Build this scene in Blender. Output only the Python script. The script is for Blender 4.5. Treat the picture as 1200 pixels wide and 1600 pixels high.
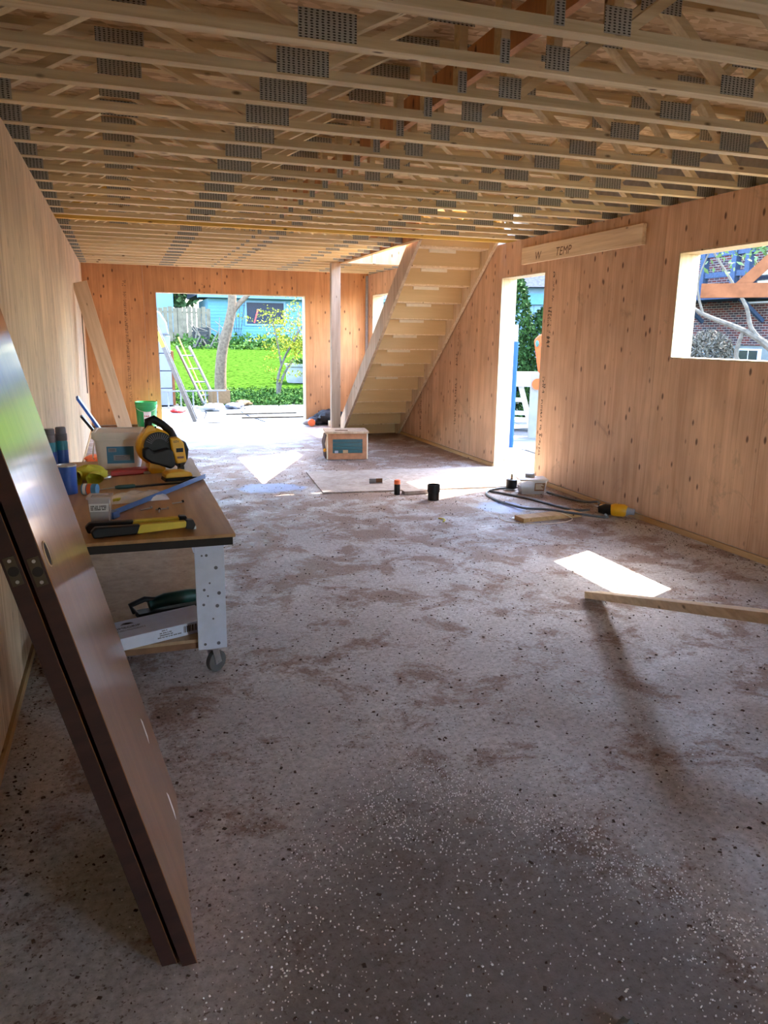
import bpy, math, random
import numpy as np
from mathutils import Vector, Matrix, Euler

# ------------------------------------------------------------------ scene, camera, light
for o in list(bpy.data.objects):
    bpy.data.objects.remove(o)
SC = bpy.context.scene
COL = SC.collection
rnd = random.Random(7)

cam_d = bpy.data.cameras.new('camera'); cam = bpy.data.objects.new('camera', cam_d); COL.objects.link(cam)
cam_d.sensor_fit = 'HORIZONTAL'; cam_d.sensor_width = 36.0; cam_d.lens = 36.0 * 1199.3 / 1200.0
cam_d.clip_start = 0.05; cam_d.clip_end = 400
_f = Vector((0.31423172, 0.92260707, -0.22372888)); _r = Vector((0.94745096, -0.3196557, 0.0125265)); _u = Vector((0.05995917, 0.21590836, 0.97457092))
cam.matrix_world = Matrix(((_r.x, _u.x, -_f.x, 0), (_r.y, _u.y, -_f.y, 0), (_r.z, _u.z, -_f.z, 1.542), (0, 0, 0, 1)))
SC.camera = cam

SUN = Vector((1.0, 0.45, 1.382)).normalized()          # towards the sun
world = bpy.data.worlds.new('sky'); SC.world = world; world.use_nodes = True
_nt = world.node_tree; _bg = _nt.nodes['Background']
_sky = _nt.nodes.new('ShaderNodeTexSky'); _sky.sky_type = 'NISHITA'; _sky.sun_disc = False
_sky.sun_elevation = math.asin(SUN.z); _sky.sun_rotation = math.atan2(SUN.x, SUN.y)
_nt.links.new(_sky.outputs[0], _bg.inputs[0]); _bg.inputs[1].default_value = 0.5
sun_d = bpy.data.lights.new('sun', 'SUN'); sun_d.energy = 4.2; sun_d.angle = 0.0093; sun_d.color = (1.0, 0.93, 0.83)
sun = bpy.data.objects.new('sun', sun_d); COL.objects.link(sun); sun.location = (12, 6, 20)
sun.rotation_euler = SUN.to_track_quat('Z', 'Y').to_euler()

vs = SC.view_settings
vs.view_transform = 'Standard'; vs.look = 'None'; vs.gamma = 1.0; vs.use_curve_mapping = False
vs.exposure = 3.52
cy = SC.cycles
cy.max_bounces = 12; cy.diffuse_bounces = 8; cy.glossy_bounces = 4; cy.transmission_bounces = 6; cy.transparent_max_bounces = 8
cy.use_denoising = True; cy.sample_clamp_indirect = 6.0
cy.caustics_reflective = False; cy.caustics_refractive = False

XL, XR, YB, H, D = -0.4927, 4.2393, 13.477, 2.584, 0.36
WT = 0.18                                               # wall thickness

# ------------------------------------------------------------------ materials
def new_mat(name):
    m = bpy.data.materials.new(name); m.use_nodes = True
    nt = m.node_tree; b = nt.nodes['Principled BSDF']
    return m, nt, b
def nd(nt, t, **kw):
    n = nt.nodes.new(t)
    for k, v in kw.items(): setattr(n, k, v)
    return n
def lk(nt, a, b): nt.links.new(a, b)
def ramp(nt, fac, stops):
    r = nd(nt, 'ShaderNodeValToRGB'); el = r.color_ramp.elements
    while len(el) < len(stops): el.new(0.5)
    for e, (p, c) in zip(el, stops):
        e.position = p; e.color = (c[0], c[1], c[2], 1) if hasattr(c, '__len__') else (c, c, c, 1)
    lk(nt, fac, r.inputs[0]); return r.outputs[0]
def mix(nt, fac, a, b, mode='MIX'):
    m = nd(nt, 'ShaderNodeMix', data_type='RGBA', blend_type=mode)
    for i, v in ((0, fac), (6, a), (7, b)):
        if hasattr(v, 'default_value') or isinstance(v, bpy.types.NodeSocket): lk(nt, v, m.inputs[i])
        else: m.inputs[i].default_value = v if i == 0 else (v[0], v[1], v[2], 1)
    return m.outputs[2]
def mth(nt, op, a, b=None):
    m = nd(nt, 'ShaderNodeMath', operation=op)
    for i, v in ((0, a), (1, b)):
        if v is None: continue
        if isinstance(v, bpy.types.NodeSocket): lk(nt, v, m.inputs[i])
        else: m.inputs[i].default_value = v
    return m.outputs[0]
def vscale(nt, vec, s):
    m = nd(nt, 'ShaderNodeVectorMath', operation='MULTIPLY'); lk(nt, vec, m.inputs[0]); m.inputs[1].default_value = s
    return m.outputs[0]
def noise(nt, vec, scale, detail=3, rough=0.55, dist=0.0):
    n = nd(nt, 'ShaderNodeTexNoise'); n.inputs['Scale'].default_value = scale; n.inputs['Detail'].default_value = detail
    n.inputs['Roughness'].default_value = rough; n.inputs['Distortion'].default_value = dist
    if vec is not None: lk(nt, vec, n.inputs['Vector'])
    return n.outputs[0]
def bump(nt, b, h, strength, dist=0.01):
    n = nd(nt, 'ShaderNodeBump'); n.inputs['Strength'].default_value = strength; n.inputs['Distance'].default_value = dist
    lk(nt, h, n.inputs['Height']); lk(nt, n.outputs[0], b.inputs['Normal'])
def plain(name, c, rough=0.6, metal=0.0, var=0.15, scale=20, coat=0.0, spec=None):
    m, nt, b = new_mat(name)
    tc = nd(nt, 'ShaderNodeTexCoord')
    n = noise(nt, tc.outputs['Object'], scale)
    col = ramp(nt, n, [(0.3, [x * (1 - var) for x in c]), (0.7, [min(1, x * (1 + var)) for x in c])])
    lk(nt, col, b.inputs['Base Color']); b.inputs['Roughness'].default_value = rough; b.inputs['Metallic'].default_value = metal
    if coat: b.inputs['Coat Weight'].default_value = coat; b.inputs['Coat Roughness'].default_value = 0.08
    if spec is not None: b.inputs['Specular IOR Level'].default_value = spec
    return m
def lumber(name, dark, light, grain=(1.2, 30, 30), rough=0.75, world=False, knots=True, rand=0.12, coat=0.0):
    m, nt, b = new_mat(name)
    tc = nd(nt, 'ShaderNodeTexCoord'); oi = nd(nt, 'ShaderNodeObjectInfo')
    if world: v = nd(nt, 'ShaderNodeNewGeometry').outputs['Position']
    else:
        add = nd(nt, 'ShaderNodeVectorMath', operation='ADD'); lk(nt, tc.outputs['Object'], add.inputs[0])
        lk(nt, vscale(nt, oi.outputs['Random'], (9, 5, 7)), add.inputs[1]); v = add.outputs[0]
    g = noise(nt, vscale(nt, v, grain), 1.0, 5, 0.6, 0.4)
    col = ramp(nt, g, [(0.3, dark), (0.68, light)])
    if knots:
        vo = nd(nt, 'ShaderNodeTexVoronoi'); vo.inputs['Scale'].default_value = 1.0
        ks = [x * 0.0 for x in grain]
        lk(nt, vscale(nt, v, [4.5 if x < 5 else 11 for x in grain]), vo.inputs['Vector'])
        kf = ramp(nt, vo.outputs['Distance'], [(0.06, 1.0), (0.13, 0.0)])
        col = mix(nt, kf, col, (dark[0] * 0.3, dark[1] * 0.24, dark[2] * 0.2))
    rv = mth(nt, 'MULTIPLY_ADD', oi.outputs['Random'], 2 * rand); rv.node.inputs[2].default_value = 1 - rand
    hs = nd(nt, 'ShaderNodeHueSaturation'); lk(nt, rv, hs.inputs['Value']); lk(nt, col, hs.inputs['Color'])
    lk(nt, hs.outputs[0], b.inputs['Base Color']); b.inputs['Roughness'].default_value = rough
    if coat: b.inputs['Coat Weight'].default_value = coat; b.inputs['Coat Roughness'].default_value = 0.12
    bump(nt, b, g, 0.25, 0.003)
    return m
def plywood(name, dark, light, rough=0.7, knot=1.0, rand=0.08, smudge=0.15):
    m, nt, b = new_mat(name)
    pos = nd(nt, 'ShaderNodeNewGeometry').outputs['Position']; oi = nd(nt, 'ShaderNodeObjectInfo')
    add = nd(nt, 'ShaderNodeVectorMath', operation='ADD'); lk(nt, pos, add.inputs[0]); lk(nt, vscale(nt, oi.outputs['Random'], (9, 9, 5)), add.inputs[1])
    v = add.outputs[0]
    g1 = noise(nt, vscale(nt, v, (9, 9, 0.7)), 1.0, 5, 0.6, 1.2)
    g2 = noise(nt, vscale(nt, v, (70, 70, 1.6)), 1.0, 3, 0.6, 0.2)
    g = mth(nt, 'MULTIPLY_ADD', g2, 0.35); lk(nt, mth(nt, 'MULTIPLY', g1, 0.65), g.node.inputs[2])
    col = ramp(nt, g, [(0.32, dark), (0.6, light)])
    vo = nd(nt, 'ShaderNodeTexVoronoi'); vo.inputs['Scale'].default_value = 1.0
    lk(nt, vscale(nt, v, (11, 11, 5)), vo.inputs['Vector'])
    kf = ramp(nt, vo.outputs['Distance'], [(0.09, knot), (0.17, 0.0)])
    col = mix(nt, kf, col, (dark[0] * 0.22, dark[1] * 0.16, dark[2] * 0.14))
    blot = ramp(nt, noise(nt, v, 1.6, 3), [(0.35, 0.84), (0.65, 1.06)])
    col = mix(nt, 1.0, col, blot, 'MULTIPLY')
    sm = ramp(nt, noise(nt, vscale(nt, v, (1, 1, 0.8)), 2.3, 6, 0.7, 0.8), [(0.60, 0.0), (0.70, smudge)])
    col = mix(nt, sm, col, (0.20, 0.14, 0.09))
    rv = mth(nt, 'MULTIPLY_ADD', oi.outputs['Random'], 2 * rand); rv.node.inputs[2].default_value = 1 - rand
    hs = nd(nt, 'ShaderNodeHueSaturation'); lk(nt, rv, hs.inputs['Value']); lk(nt, col, hs.inputs['Color'])
    lk(nt, hs.outputs[0], b.inputs['Base Color']); b.inputs['Roughness'].default_value = rough
    bump(nt, b, g, 0.2, 0.003)
    return m
def osb(name):
    m, nt, b = new_mat(name)
    pos = nd(nt, 'ShaderNodeNewGeometry').outputs['Position']
    vo = nd(nt, 'ShaderNodeTexVoronoi'); vo.inputs['Scale'].default_value = 1.0; lk(nt, vscale(nt, pos, (16, 34, 34)), vo.inputs['Vector'])
    sep = nd(nt, 'ShaderNodeSeparateColor'); lk(nt, vo.outputs['Color'], sep.inputs[0])
    col = ramp(nt, sep.outputs[0], [(0.0, (0.42, 0.26, 0.12)), (0.5, (0.66, 0.46, 0.24)), (1.0, (0.8, 0.62, 0.38))])
    lk(nt, col, b.inputs['Base Color']); b.inputs['Roughness'].default_value = 0.7; bump(nt, b, sep.outputs[1], 0.3, 0.004)
    return m
def glass(name, c=(0.9, 0.95, 1.0), rough=0.05, alpha=0.3):
    m, nt, b = new_mat(name)
    b.inputs['Base Color'].default_value = (*c, 1); b.inputs['Roughness'].default_value = rough; b.inputs['Alpha'].default_value = alpha
    return m

# concrete floor: grey slab, brown dirt, dark oval patch, pale blue dust
def floor_mat():
    m, nt, b = new_mat('concrete')
    pos = nd(nt, 'ShaderNodeNewGeometry').outputs['Position']
    base = ramp(nt, noise(nt, pos, 1.3, 6, 0.62), [(0.3, (0.455, 0.435, 0.435)), (0.7, (0.645, 0.62, 0.62))])
    fine = ramp(nt, noise(nt, pos, 38, 4, 0.7), [(0.3, 0.62), (0.7, 1.18)])
    base = mix(nt, 1.0, base, fine, 'MULTIPLY')
    sep = nd(nt, 'ShaderNodeSeparateXYZ'); lk(nt, pos, sep.inputs[0])
    far = nd(nt, 'ShaderNodeMapRange'); lk(nt, sep.outputs[1], far.inputs[0])
    far.inputs[1].default_value = 1.5; far.inputs[2].default_value = 8.0; far.inputs[3].default_value = -0.05; far.inputs[4].default_value = 0.10
    dn = mth(nt, 'ADD', noise(nt, pos, 2.6, 7, 0.72, 0.4), far.outputs[0])
    dirt = ramp(nt, mth(nt, 'MULTIPLY_ADD', noise(nt, pos, 26, 4, 0.75), 0.2), [(0.59, 0.0), (0.69, 0.85)]); lk(nt, dn, dirt.node.inputs[0].links[0].from_node.inputs[2])
    base = mix(nt, dirt, base, (0.25, 0.155, 0.11))
    g1 = noise(nt, pos, 75, 3, 0.65); gm = mth(nt, 'MULTIPLY_ADD', dn, 0.22); lk(nt, g1, gm.node.inputs[2])
    grit = ramp(nt, gm, [(0.67, 0.0), (0.75, 0.85)])
    base = mix(nt, grit, base, (0.12, 0.075, 0.055))
    g2 = ramp(nt, noise(nt, pos, 9, 5, 0.75), [(0.60, 0.0), (0.70, 0.55)])
    base = mix(nt, g2, base, (0.24, 0.16, 0.12))
    def blob(cx, cy, rx, ry, wob, e0, e1, sc=3.0):
        mp = nd(nt, 'ShaderNodeMapping'); mp.vector_type = 'TEXTURE'
        mp.inputs['Location'].default_value = (cx, cy, 0); mp.inputs['Scale'].default_value = (rx, ry, 1)
        lk(nt, pos, mp.inputs['Vector'])
        ln = nd(nt, 'ShaderNodeVectorMath', operation='LENGTH'); lk(nt, mp.outputs[0], ln.inputs[0])
        d = mth(nt, 'MULTIPLY_ADD', noise(nt, pos, sc, 6, 0.7), wob); lk(nt, ln.outputs['Value'], d.node.inputs[2])
        mr = nd(nt, 'ShaderNodeMapRange', interpolation_type='SMOOTHSTEP'); lk(nt, d, mr.inputs[0])
        mr.inputs[1].default_value = e0; mr.inputs[2].default_value = e1; mr.inputs[3].default_value = 1.0; mr.inputs[4].default_value = 0.0
        return mr.outputs[0]
    dark_patch = blob(0.80, 0.95, 0.60, 1.2, 0.5, 1.0, 1.6, 2.2)  # soft-edged oval that darkens the slab near the camera
    base = mix(nt, mth(nt, 'MULTIPLY', dark_patch, 0.72), base, (0.14, 0.12, 0.115))
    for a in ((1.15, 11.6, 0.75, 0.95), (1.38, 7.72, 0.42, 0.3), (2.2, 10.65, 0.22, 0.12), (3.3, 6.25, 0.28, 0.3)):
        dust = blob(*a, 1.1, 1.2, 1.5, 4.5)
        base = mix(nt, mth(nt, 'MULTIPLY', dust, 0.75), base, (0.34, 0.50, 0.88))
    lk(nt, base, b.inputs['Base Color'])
    rg = ramp(nt, noise(nt, pos, 3.0, 4), [(0.35, 0.5), (0.65, 0.8)])
    lk(nt, rg, b.inputs['Roughness']); b.inputs['Specular IOR Level'].default_value = 0.45
    bump(nt, b, noise(nt, pos, 45, 5, 0.75), 0.4, 0.006)
    return m
def plate_mat():
    m, nt, b = new_mat('galvanised_plate')
    tc = nd(nt, 'ShaderNodeTexCoord')
    br = nd(nt, 'ShaderNodeTexBrick'); br.inputs['Scale'].default_value = 1.0
    sp = nd(nt, 'ShaderNodeSeparateXYZ'); lk(nt, tc.outputs['Object'], sp.inputs[0])
    cb = nd(nt, 'ShaderNodeCombineXYZ'); lk(nt, sp.outputs[0], cb.inputs[0]); lk(nt, sp.outputs[2], cb.inputs[1])
    w = nd(nt, 'ShaderNodeTexVoronoi', voronoi_dimensions='2D'); w.inputs['Scale'].default_value = 1.0; w.inputs['Randomness'].default_value = 0.12
    lk(nt, vscale(nt, cb.outputs[0], (48, 110, 1)), w.inputs['Vector'])
    hole = ramp(nt, w.outputs['Distance'], [(0.24, 1.0), (0.32, 0.0)])
    col = mix(nt, hole, (0.50, 0.51, 0.46), (0.05, 0.05, 0.04))
    lk(nt, col, b.inputs['Base Color']); b.inputs['Metallic'].default_value = 0.55; b.inputs['Roughness'].default_value = 0.45
    nt.nodes.remove(br)
    return m
def brick_mat():
    m, nt, b = new_mat('brick_far')
    pos = nd(nt, 'ShaderNodeNewGeometry').outputs['Position']
    sp = nd(nt, 'ShaderNodeSeparateXYZ'); lk(nt, pos, sp.inputs[0])
    cb = nd(nt, 'ShaderNodeCombineXYZ'); lk(nt, sp.outputs[1], cb.inputs[0]); lk(nt, sp.outputs[2], cb.inputs[1])
    br = nd(nt, 'ShaderNodeTexBrick'); br.inputs['Scale'].default_value = 1.0
    br.inputs['Brick Width'].default_value = 0.22; br.inputs['Row Height'].default_value = 0.072; br.inputs['Mortar Size'].default_value = 0.009
    br.inputs['Color1'].default_value = (0.11, 0.028, 0.022, 1); br.inputs['Color2'].default_value = (0.03, 0.028, 0.035, 1)
    br.inputs['Mortar'].default_value = (0.19, 0.165, 0.15, 1); lk(nt, cb.outputs[0], br.inputs['Vector'])
    lk(nt, br.outputs[0], b.inputs['Base Color']); b.inputs['Roughness'].default_value = 0.9; b.inputs['Specular IOR Level'].default_value = 0.05
    return m

M = {}
M['floor'] = floor_mat(); M['plate'] = plate_mat(); M['brick'] = brick_mat(); M['osb'] = osb('osb')
M['ply_left'] = plywood('plywood_pale', (0.50, 0.34, 0.20), (0.82, 0.63, 0.42), knot=0.5)  # paler sheets, with window light on this wall put into the colour
M['ply_back'] = plywood('plywood_orange', (0.46, 0.20, 0.075), (0.66, 0.33, 0.14), knot=0.9)  # orange of the indoor bounce light is put into this colour
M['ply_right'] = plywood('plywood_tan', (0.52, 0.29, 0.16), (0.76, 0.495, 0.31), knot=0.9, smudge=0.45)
M['ply_floor'] = plywood('plywood_dusty', (0.27, 0.21, 0.17), (0.46, 0.40, 0.36), knot=0.3)
M['stud'] = lumber('stud_lumber', (0.62, 0.45, 0.26), (0.84, 0.68, 0.46), (30, 30, 1.2))
M['truss'] = lumber('truss_lumber', (0.62, 0.48, 0.245), (0.86, 0.735, 0.46), (1.2, 30, 30))
M['truss_y'] = lumber('yellow_lumber', (0.62, 0.40, 0.07), (0.80, 0.56, 0.14), (1.2, 30, 30))
M['lum_y'] = lumber('lumber_along_depth', (0.60, 0.44, 0.26), (0.82, 0.66, 0.44), (30, 1.2, 30))
M['grey_lum'] = lumber('weathered_lumber', (0.36, 0.25, 0.16), (0.56, 0.42, 0.29), (20, 20, 1.6))
M['lum_pale'] = lumber('pale_plank', (0.55, 0.40, 0.27), (0.72, 0.56, 0.41), (20, 20, 1.4))
M['plate_lum'] = lumber('sill_plate_lumber', (0.42, 0.25, 0.10), (0.62, 0.41, 0.20), (20, 1.5, 20))
M['stair'] = lumber('stair_board', (0.60, 0.42, 0.21), (0.68, 0.48, 0.25), (1.0, 9, 9), rough=0.65, knots=False, rand=0.10)
M['cream'] = plain('cream_block', (0.80, 0.72, 0.56), 0.6, var=0.05)
M['white'] = plain('white_paint', (0.78, 0.78, 0.78), 0.5, var=0.06)
M['white_pl'] = plain('white_plastic', (0.80, 0.78, 0.74), 0.4, var=0.03)
M['bwhite'] = plain('blue_white_paint', (0.62, 0.66, 0.78), 0.5, var=0.05)
M['black'] = plain('black_plastic', (0.008, 0.008, 0.009), 0.45, var=0.2, spec=0.3)
M['rubber'] = plain('grey_rubber', (0.10, 0.10, 0.10), 0.7)
M['dark'] = plain('dark_slot', (0.02, 0.015, 0.012), 0.8)
M['ink'] = plain('black_ink', (0.05, 0.035, 0.025), 0.8, var=0.3)
M['inkf'] = plain('faded_ink', (0.16, 0.085, 0.045), 0.8, var=0.3)
M['steel'] = plain('steel', (0.55, 0.55, 0.56), 0.35, 0.9)
M['alu'] = plain('aluminium', (0.30, 0.31, 0.32), 0.4, 0.6)
M['brass'] = plain('old_brass', (0.10, 0.08, 0.055), 0.5, 0.7)
M['dyellow'] = plain('tool_yellow', (0.80, 0.42, 0.015), 0.4, var=0.06)
M['yellow'] = plain('yellow', (0.72, 0.55, 0.04), 0.5, var=0.08)
M['glove'] = plain('yellow_glove', (0.62, 0.58, 0.06), 0.8, var=0.15)
M['orange'] = plain('orange', (0.85, 0.17, 0.05), 0.5, var=0.05)
M['red'] = plain('red', (0.42, 0.025, 0.02), 0.45, var=0.1)
M['green'] = plain('green_plastic', (0.012, 0.30, 0.085), 0.35, var=0.06)
M['dgreen'] = plain('dark_green', (0.012, 0.07, 0.06), 0.4)
M['blue'] = plain('blue', (0.03, 0.10, 0.42), 0.35, var=0.08)
M['lblue'] = plain('label_blue', (0.07, 0.25, 0.45), 0.5, var=0.06)
M['steelblue'] = plain('blue_strip', (0.06, 0.16, 0.38), 0.35, var=0.08)
M['teal'] = plain('teal', (0.02, 0.22, 0.30), 0.4)
M['tealdark'] = plain('dark_teal', (0.015, 0.075, 0.09), 0.3)
M['cap'] = plain('grey_cap', (0.12, 0.11, 0.13), 0.5)
M['cable'] = plain('grey_cable', (0.10, 0.12, 0.14), 0.45)
M['cloth'] = plain('dark_cloth', (0.025, 0.027, 0.035), 0.9, var=0.4)
M['greyp'] = plain('grey_paint', (0.30, 0.31, 0.33), 0.5)
M['foam'] = plain('foam_board', (0.34, 0.36, 0.44), 0.8, var=0.03, spec=0.05)
M['foil'] = plain('plastic_wrap', (0.13, 0.14, 0.17), 0.25, var=0.12, scale=9, spec=0.05)
M['carton'] = plain('brown_card', (0.40, 0.26, 0.14), 0.8)
M['clear'] = glass('clear_plastic', (0.72, 0.73, 0.75), 0.15, 0.55)
M['bag'] = glass('plastic_bag', (0.80, 0.78, 0.76), 0.2, 0.88)
M['pane'] = plain('dark_pane', (0.02, 0.022, 0.03), 0.08)
M['door_face'] = lumber('varnished_veneer', (0.30, 0.12, 0.032), (0.42, 0.185, 0.055), (18, 18, 0.9), rough=0.34, knots=False, rand=0.03, coat=1.0)
M['door_edge'] = lumber('dark_door_edge', (0.022, 0.007, 0.005), (0.05, 0.016, 0.011), (3, 3, 24), rough=0.55, knots=False, rand=0.05)
M['bench_top'] = lumber('bench_veneer', (0.30, 0.155, 0.06), (0.52, 0.30, 0.13), (12, 0.9, 12), rough=0.45, knots=False, rand=0.03)
M['shelf'] = plywood('shelf_ply', (0.38, 0.24, 0.13), (0.54, 0.37, 0.22), knot=0.3)
M['brownw'] = plain('brown_board', (0.20, 0.10, 0.05), 0.7, var=0.3, scale=9)
M['hpanel'] = plain('brown_panel', (0.36, 0.15, 0.07), 0.6, var=0.2, scale=14)
M['pellet'] = plain('white_pellet', (0.88, 0.87, 0.88), 0.7)
M['chip'] = plain('dark_chip', (0.075, 0.045, 0.033), 0.9, var=0.4)
M['stone'] = plain('flagstone', (0.115, 0.12, 0.13), 0.85, var=0.15, scale=3, spec=0.05)
M['gravel'] = plain('joint_soil', (0.03, 0.03, 0.03), 0.95, var=0.3, scale=12, spec=0.05)
M['grass'] = plain('grass', (0.017, 0.038, 0.004), 0.95, var=0.75, scale=9, spec=0.0)
M['grass2'] = plain('ground_cover', (0.024, 0.056, 0.010), 0.9, var=0.4, scale=5, spec=0.05)
M['siding'] = plain('blue_siding', (0.065, 0.15, 0.20), 0.7, var=0.05, spec=0.05)
M['siding2'] = plain('pale_blue_siding', (0.10, 0.165, 0.23), 0.7, var=0.05, spec=0.05)
M['roof'] = plain('grey_shingle', (0.03, 0.034, 0.042), 0.9, var=0.3, scale=15, spec=0.05)
M['fence'] = plain('fence_wood', (0.095, 0.08, 0.055), 0.85, var=0.25, scale=4, spec=0.05)
M['bark'] = plain('bark', (0.095, 0.068, 0.046), 0.9, var=0.3, scale=14, spec=0.05)
M['bark2'] = plain('grey_bark', (0.085, 0.075, 0.06), 0.9, var=0.3, scale=14, spec=0.05)
M['leaf_y'] = plain('yellow_leaf', (0.17, 0.18, 0.014), 0.7, var=0.3, scale=3, spec=0.05)
M['leaf_g'] = plain('green_leaf', (0.03, 0.07, 0.012), 0.7, var=0.5, scale=2, spec=0.05)
M['leaf_d'] = plain('cedar_leaf', (0.016, 0.04, 0.010), 0.8, var=0.5, scale=4, spec=0.05)
M['leaf_p'] = plain('pale_leaf', (0.06, 0.10, 0.035), 0.7, var=0.4, scale=2, spec=0.05)
M['timber'] = plain('rusty_timber', (0.12, 0.048, 0.022), 0.8, var=0.25, scale=7, spec=0.05)
M['deck'] = plain('blue_grey_deck', (0.035, 0.05, 0.085), 0.7, var=0.2, spec=0.05)
M['concrete2'] = plain('pale_concrete', (0.15, 0.16, 0.155), 0.9, var=0.1, scale=4, spec=0.05)
M['owhite'] = plain('darkened_white', (0.30, 0.31, 0.33), 0.7, var=0.06, spec=0.1)  # outdoor copies from here are darkened in colour to offset bright daylight
M['oorange'] = plain('darkened_orange', (0.42, 0.06, 0.018), 0.6, var=0.06, spec=0.1)  # orange made darker than the real cover, against overexposure in the sun
M['oblue'] = plain('prop_blue', (0.012, 0.05, 0.20), 0.5, var=0.06, spec=0.1)
M['ofoam'] = plain('outdoor_foam_board', (0.15, 0.16, 0.20), 0.8, var=0.03, spec=0.05)
M['oalu'] = plain('darkened_aluminium', (0.14, 0.14, 0.145), 0.5, 0.3, spec=0.2)  # ladder metal with its colour lowered for full sunlight
M['ocard'] = plain('outdoor_card', (0.13, 0.085, 0.045), 0.8, spec=0.05)
M['jamb'] = lumber('jamb_lumber', (0.46, 0.34, 0.20), (0.64, 0.51, 0.33), (30, 30, 1.2))
M['skin_wall'] = plain('outer_wrap', (0.45, 0.45, 0.44), 0.8)

# ------------------------------------------------------------------ mesh helpers
class MB:
    def __init__(s): s.v = []; s.f = []; s.smooth = False
    def add(s, vs, fs):
        o = len(s.v); s.v += [tuple(v) for v in vs]; s.f += [tuple(o + i for i in f) for f in fs]; return s
    def box(s, x0, x1, y0, y1, z0, z1):
        return s.add([(x0, y0, z0), (x1, y0, z0), (x1, y1, z0), (x0, y1, z0), (x0, y0, z1), (x1, y0, z1), (x1, y1, z1), (x0, y1, z1)],
                     [(0, 3, 2, 1), (4, 5, 6, 7), (0, 1, 5, 4), (1, 2, 6, 5), (2, 3, 7, 6), (3, 0, 4, 7)])
    def xbox(s, mat, sx, sy, sz):                      # box of a size centred on a matrix
        b = MB().box(-sx / 2, sx / 2, -sy / 2, sy / 2, -sz / 2, sz / 2)
        return s.add([mat @ Vector(v) for v in b.v], b.f)
    def bar(s, p, q, w, h, up=(0, 0, 1)):              # beam p..q, w across, h along 'up'
        p = Vector(p); q = Vector(q); d = (q - p); L = d.length; d.normalize(); up = Vector(up)
        sd = d.cross(up)
        if sd.length < 1e-5: sd = d.cross(Vector((1, 0, 0)))
        sd.normalize(); u2 = sd.cross(d)
        m = Matrix((sd, d, u2)).transposed().to_4x4(); m.translation = (p + q) / 2
        return s.xbox(m, w, L, h)
    def prism(s, poly, axis, a0, a1):                  # polygon in the other two axes, extruded along axis
        n = len(poly)
        def P(a, b, t): return {'X': (t, a, b), 'Y': (a, t, b), 'Z': (a, b, t)}[axis]
        vs = [P(a, b, a0) for a, b in poly] + [P(a, b, a1) for a, b in poly]
        fs = [tuple(range(n))[::-1], tuple(range(n, 2 * n))] + [(i, (i + 1) % n, n + (i + 1) % n, n + i) for i in range(n)]
        return s.add(vs, fs)
    def cyl(s, p, q, r0, r1=None, n=16): return s.tube([p, q], [r0, r0 if r1 is None else r1], n)
    def tube(s, pts, r, n=10, closed=False):
        pts = [Vector(p) for p in pts]; k = len(pts); rs = r if hasattr(r, '__len__') else [r] * k
        vs = []; prev = None
        for i, p in enumerate(pts):
            a = pts[(i - 1) % k] if closed or i > 0 else p; b = pts[(i + 1) % k] if closed or i < k - 1 else p
            t = (b - a).normalized()
            if prev is None:
                u = t.cross(Vector((0, 0, 1)))
                if u.length < 1e-3: u = t.cross(Vector((1, 0, 0)))
            else: u = prev - t * prev.dot(t)
            u.normalize(); prev = u; w = t.cross(u)
            for j in range(n):
                an = 2 * math.pi * j / n; vs.append(p + (u * math.cos(an) + w * math.sin(an)) * rs[i])
        fs = []
        for i in range(k if closed else k - 1):
            for j in range(n):
                a = i * n + j; b = i * n + (j + 1) % n; c = ((i + 1) % k) * n + (j + 1) % n; d = ((i + 1) % k) * n + j
                fs.append((a, d, c, b))
        if not closed: fs += [tuple(range(n)), tuple(range((k - 1) * n, k * n))[::-1]]
        s.smooth = True
        return s.add(vs, fs)
    def lathe(s, prof, c=(0, 0, 0), n=24, mat=None):
        vs = []; k = len(prof)
        for r, z in prof:
            for j in range(n):
                a = 2 * math.pi * j / n; v = Vector((r * math.cos(a), r * math.sin(a), z))
                vs.append((mat @ v) if mat else v + Vector(c))
        fs = []
        for i in range(k - 1):
            for j in range(n): fs.append((i * n + j, i * n + (j + 1) % n, (i + 1) * n + (j + 1) % n, (i + 1) * n + j))
        fs += [tuple(range(n))[::-1], tuple(range((k - 1) * n, k * n))]
        s.smooth = True
        return s.add(vs, fs)
    def blob(s, c, r, seed=0, amp=0.2, n=14, m=9):
        rg = np.random.RandomState(seed); ph = rg.rand(6) * 6.3; vs = []
        for i in range(m + 1):
            th = math.pi * i / m
            for j in range(n):
                fi = 2 * math.pi * j / n
                k = 1 + amp * (math.sin(3 * fi + ph[0]) * math.sin(2 * th + ph[1]) + 0.6 * math.sin(5 * fi + ph[2] + 4 * th) * math.sin(th))
                vs.append((c[0] + r[0] * k * math.sin(th) * math.cos(fi), c[1] + r[1] * k * math.sin(th) * math.sin(fi), c[2] + r[2] * k * math.cos(th)))
        fs = [(i * n + j, (i + 1) * n + j, (i + 1) * n + (j + 1) % n, i * n + (j + 1) % n) for i in range(m) for j in range(n)]
        s.smooth = True
        return s.add(vs, fs)
    def mesh(s, name, mat):
        me = bpy.data.meshes.new(name); me.from_pydata(s.v, [], s.f); me.update()
        if mat: me.materials.append(M[mat] if isinstance(mat, str) else mat)
        if s.smooth:
            me.polygons.foreach_set('use_smooth', [True] * len(me.polygons)); me.set_sharp_from_angle(angle=math.radians(38))
        return me
    def build(s, name, mat, parent=None, bevel=0.0):
        o = bpy.data.objects.new(name, s.mesh(name, mat)); COL.objects.link(o)
        if parent: o.parent = parent
        if bevel:
            md = o.modifiers.new('bevel', 'BEVEL'); md.width = bevel; md.segments = 2; md.limit_method = 'ANGLE'; md.angle_limit = 0.6
        return o
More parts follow.
